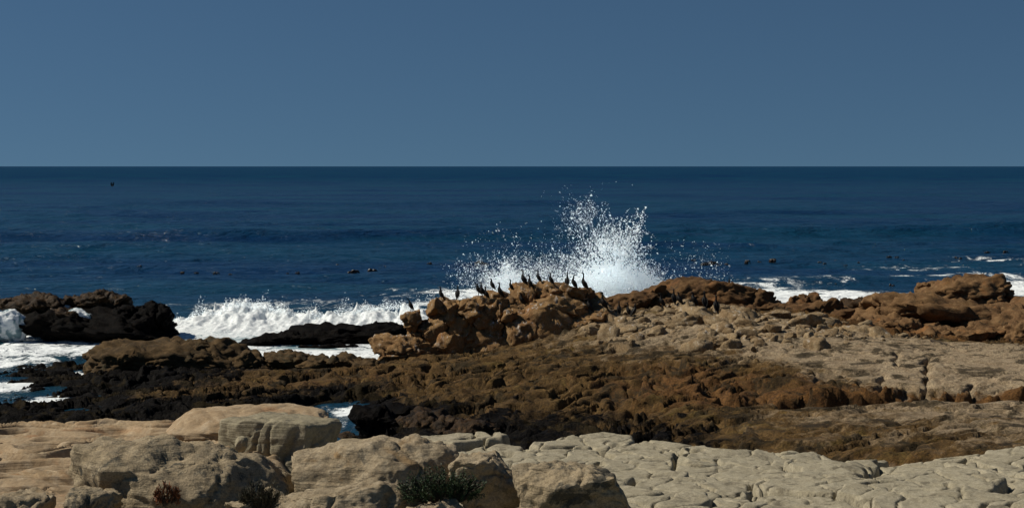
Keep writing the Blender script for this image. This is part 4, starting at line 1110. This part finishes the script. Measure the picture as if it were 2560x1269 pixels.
# ------------------------------------------------------------------ plants on the foreground boulders
def leaf_cloud(r, tips, dirs, n_each, llen, lwid, spread, back):
    V = []; Fc = []; o = 0
    for p, d in zip(tips, dirs):
        for k in range(n_each):
            t = r.uniform(-back, 0.01)
            base = p + d * t + r.normal(0, .004, 3)
            u = d * r.uniform(.3, 1.0) + r.normal(0, spread, 3); u /= np.linalg.norm(u)
            w = np.cross(u, r.normal(size=3)); w /= np.linalg.norm(w); nn = np.cross(u, w)
            L = llen * r.uniform(.6, 1.25); B = lwid * r.uniform(.7, 1.3)
            V += [base - w * B * .3, base + w * B * .3, base + u * L * .5 + w * B + nn * B * .25, base + u * L * .5 - w * B + nn * B * .25, base + u * L]
            Fc += [(o, o + 1, o + 2), (o, o + 2, o + 3), (o + 3, o + 2, o + 4)]
            o += 5
    return np.array(V), np.array(Fc)
def shrub(name, label, px, Y, wpx, hpx, leaf, seed, n=60, n_each=24, llen=.03, lwid=.0035, spread=.45, rise=1.0, lean=0.0):
    r = np.random.RandomState(seed)
    e = seat(px[0], px[1], Y[0], Y[1], .04)
    c = np.array(e[1:]); s = c[1] / F
    root = empty(name, tuple(c)); tag(root, label, 'shrub' if n > 40 else 'plant')
    tips = []; dirs = []; stems = []
    for k in range(n):
        a = r.uniform(-1, 1); b = r.uniform(-1, 1); q = math.sqrt(max(0.05, 1 - .8 * a * a))
        tip = np.array([a * wpx * s / 2 + lean * s, b * wpx * s * .28, hpx * s * q * r.uniform(.35, 1.0) * rise])
        b0 = np.array([a * wpx * s * .22, b * .05, -.03])
        mid = (tip + b0) / 2 + np.array([a * .03, 0, .02]) + r.normal(0, .01, 3)
        stems.append(tube([b0, mid, tip], .0045, 5))
        d = tip - mid; d[2] += .05; d /= np.linalg.norm(d)
        tips.append(tip); dirs.append(d)
        tips.append((mid + tip) / 2); dirs.append(d); 
        tips.append(mid); dirs.append(d)
    obj('stem', mesh_np('stem', *merge(stems)), M['stem'], root)
    o = obj('foliage', mesh_np('foliage', *leaf_cloud(r, tips, dirs, n_each, llen, lwid, spread, .09), smooth=False), M[leaf], root)
    o['kind'] = 'stuff'
    return root
shrub('green_shrub', 'dark green wiry shrub growing between the pale foreground boulders', (1105, 1238), (13.6, 16.2), 220, 78, 'leaf', 1, n=140, n_each=24, llen=.026, lwid=.0038, spread=.8)
shrub('red_succulent', 'small red-brown succulent rooted on the lichen boulder', (418, 1250), (14.6, 16.4), 62, 54, 'leafred', 2, n=24, n_each=7, llen=.05, lwid=.006, spread=.3)
shrub('dry_scrub', 'dark olive scrub in the gap between the lichen boulder and the pale boulders', (655, 1266), (13.8, 16.4), 120, 60, 'leafdry', 3, n=70, n_each=16, llen=.04, lwid=.0028, spread=.3)

# ------------------------------------------------------------------ driftwood
def stick(name, label, a, b, Y, rad, mat):
    p0 = P(*a, Y); p1 = P(*b, Y)
    e0 = seat(a[0], a[1], Y - 4, Y + 4); e1 = seat(b[0], b[1], Y - 4, Y + 4)
    p0 = np.array(e0[1:]) + (0, 0, rad * 1.2); p1 = np.array(e1[1:]) + (0, 0, rad * 1.2)
    m = (p0 + p1) / 2 + (0, 0, .03)
    o = obj(name, mesh_np(name, *tube([p0, p0 * .6 + p1 * .4 + (0, 0, .025), m, p1], rad, 7)), M[mat]); tag(o, label, 'stick')
stick('driftwood_stick', 'dark stick lying on the pale rock top at right', (2325, 852), (2385, 868), 43, .018, 'stem')
stick('driftwood_stick', 'bleached stick lying on the brown slope of the headland', (2342, 804), (2352, 797), 51, .016, 'rubble')
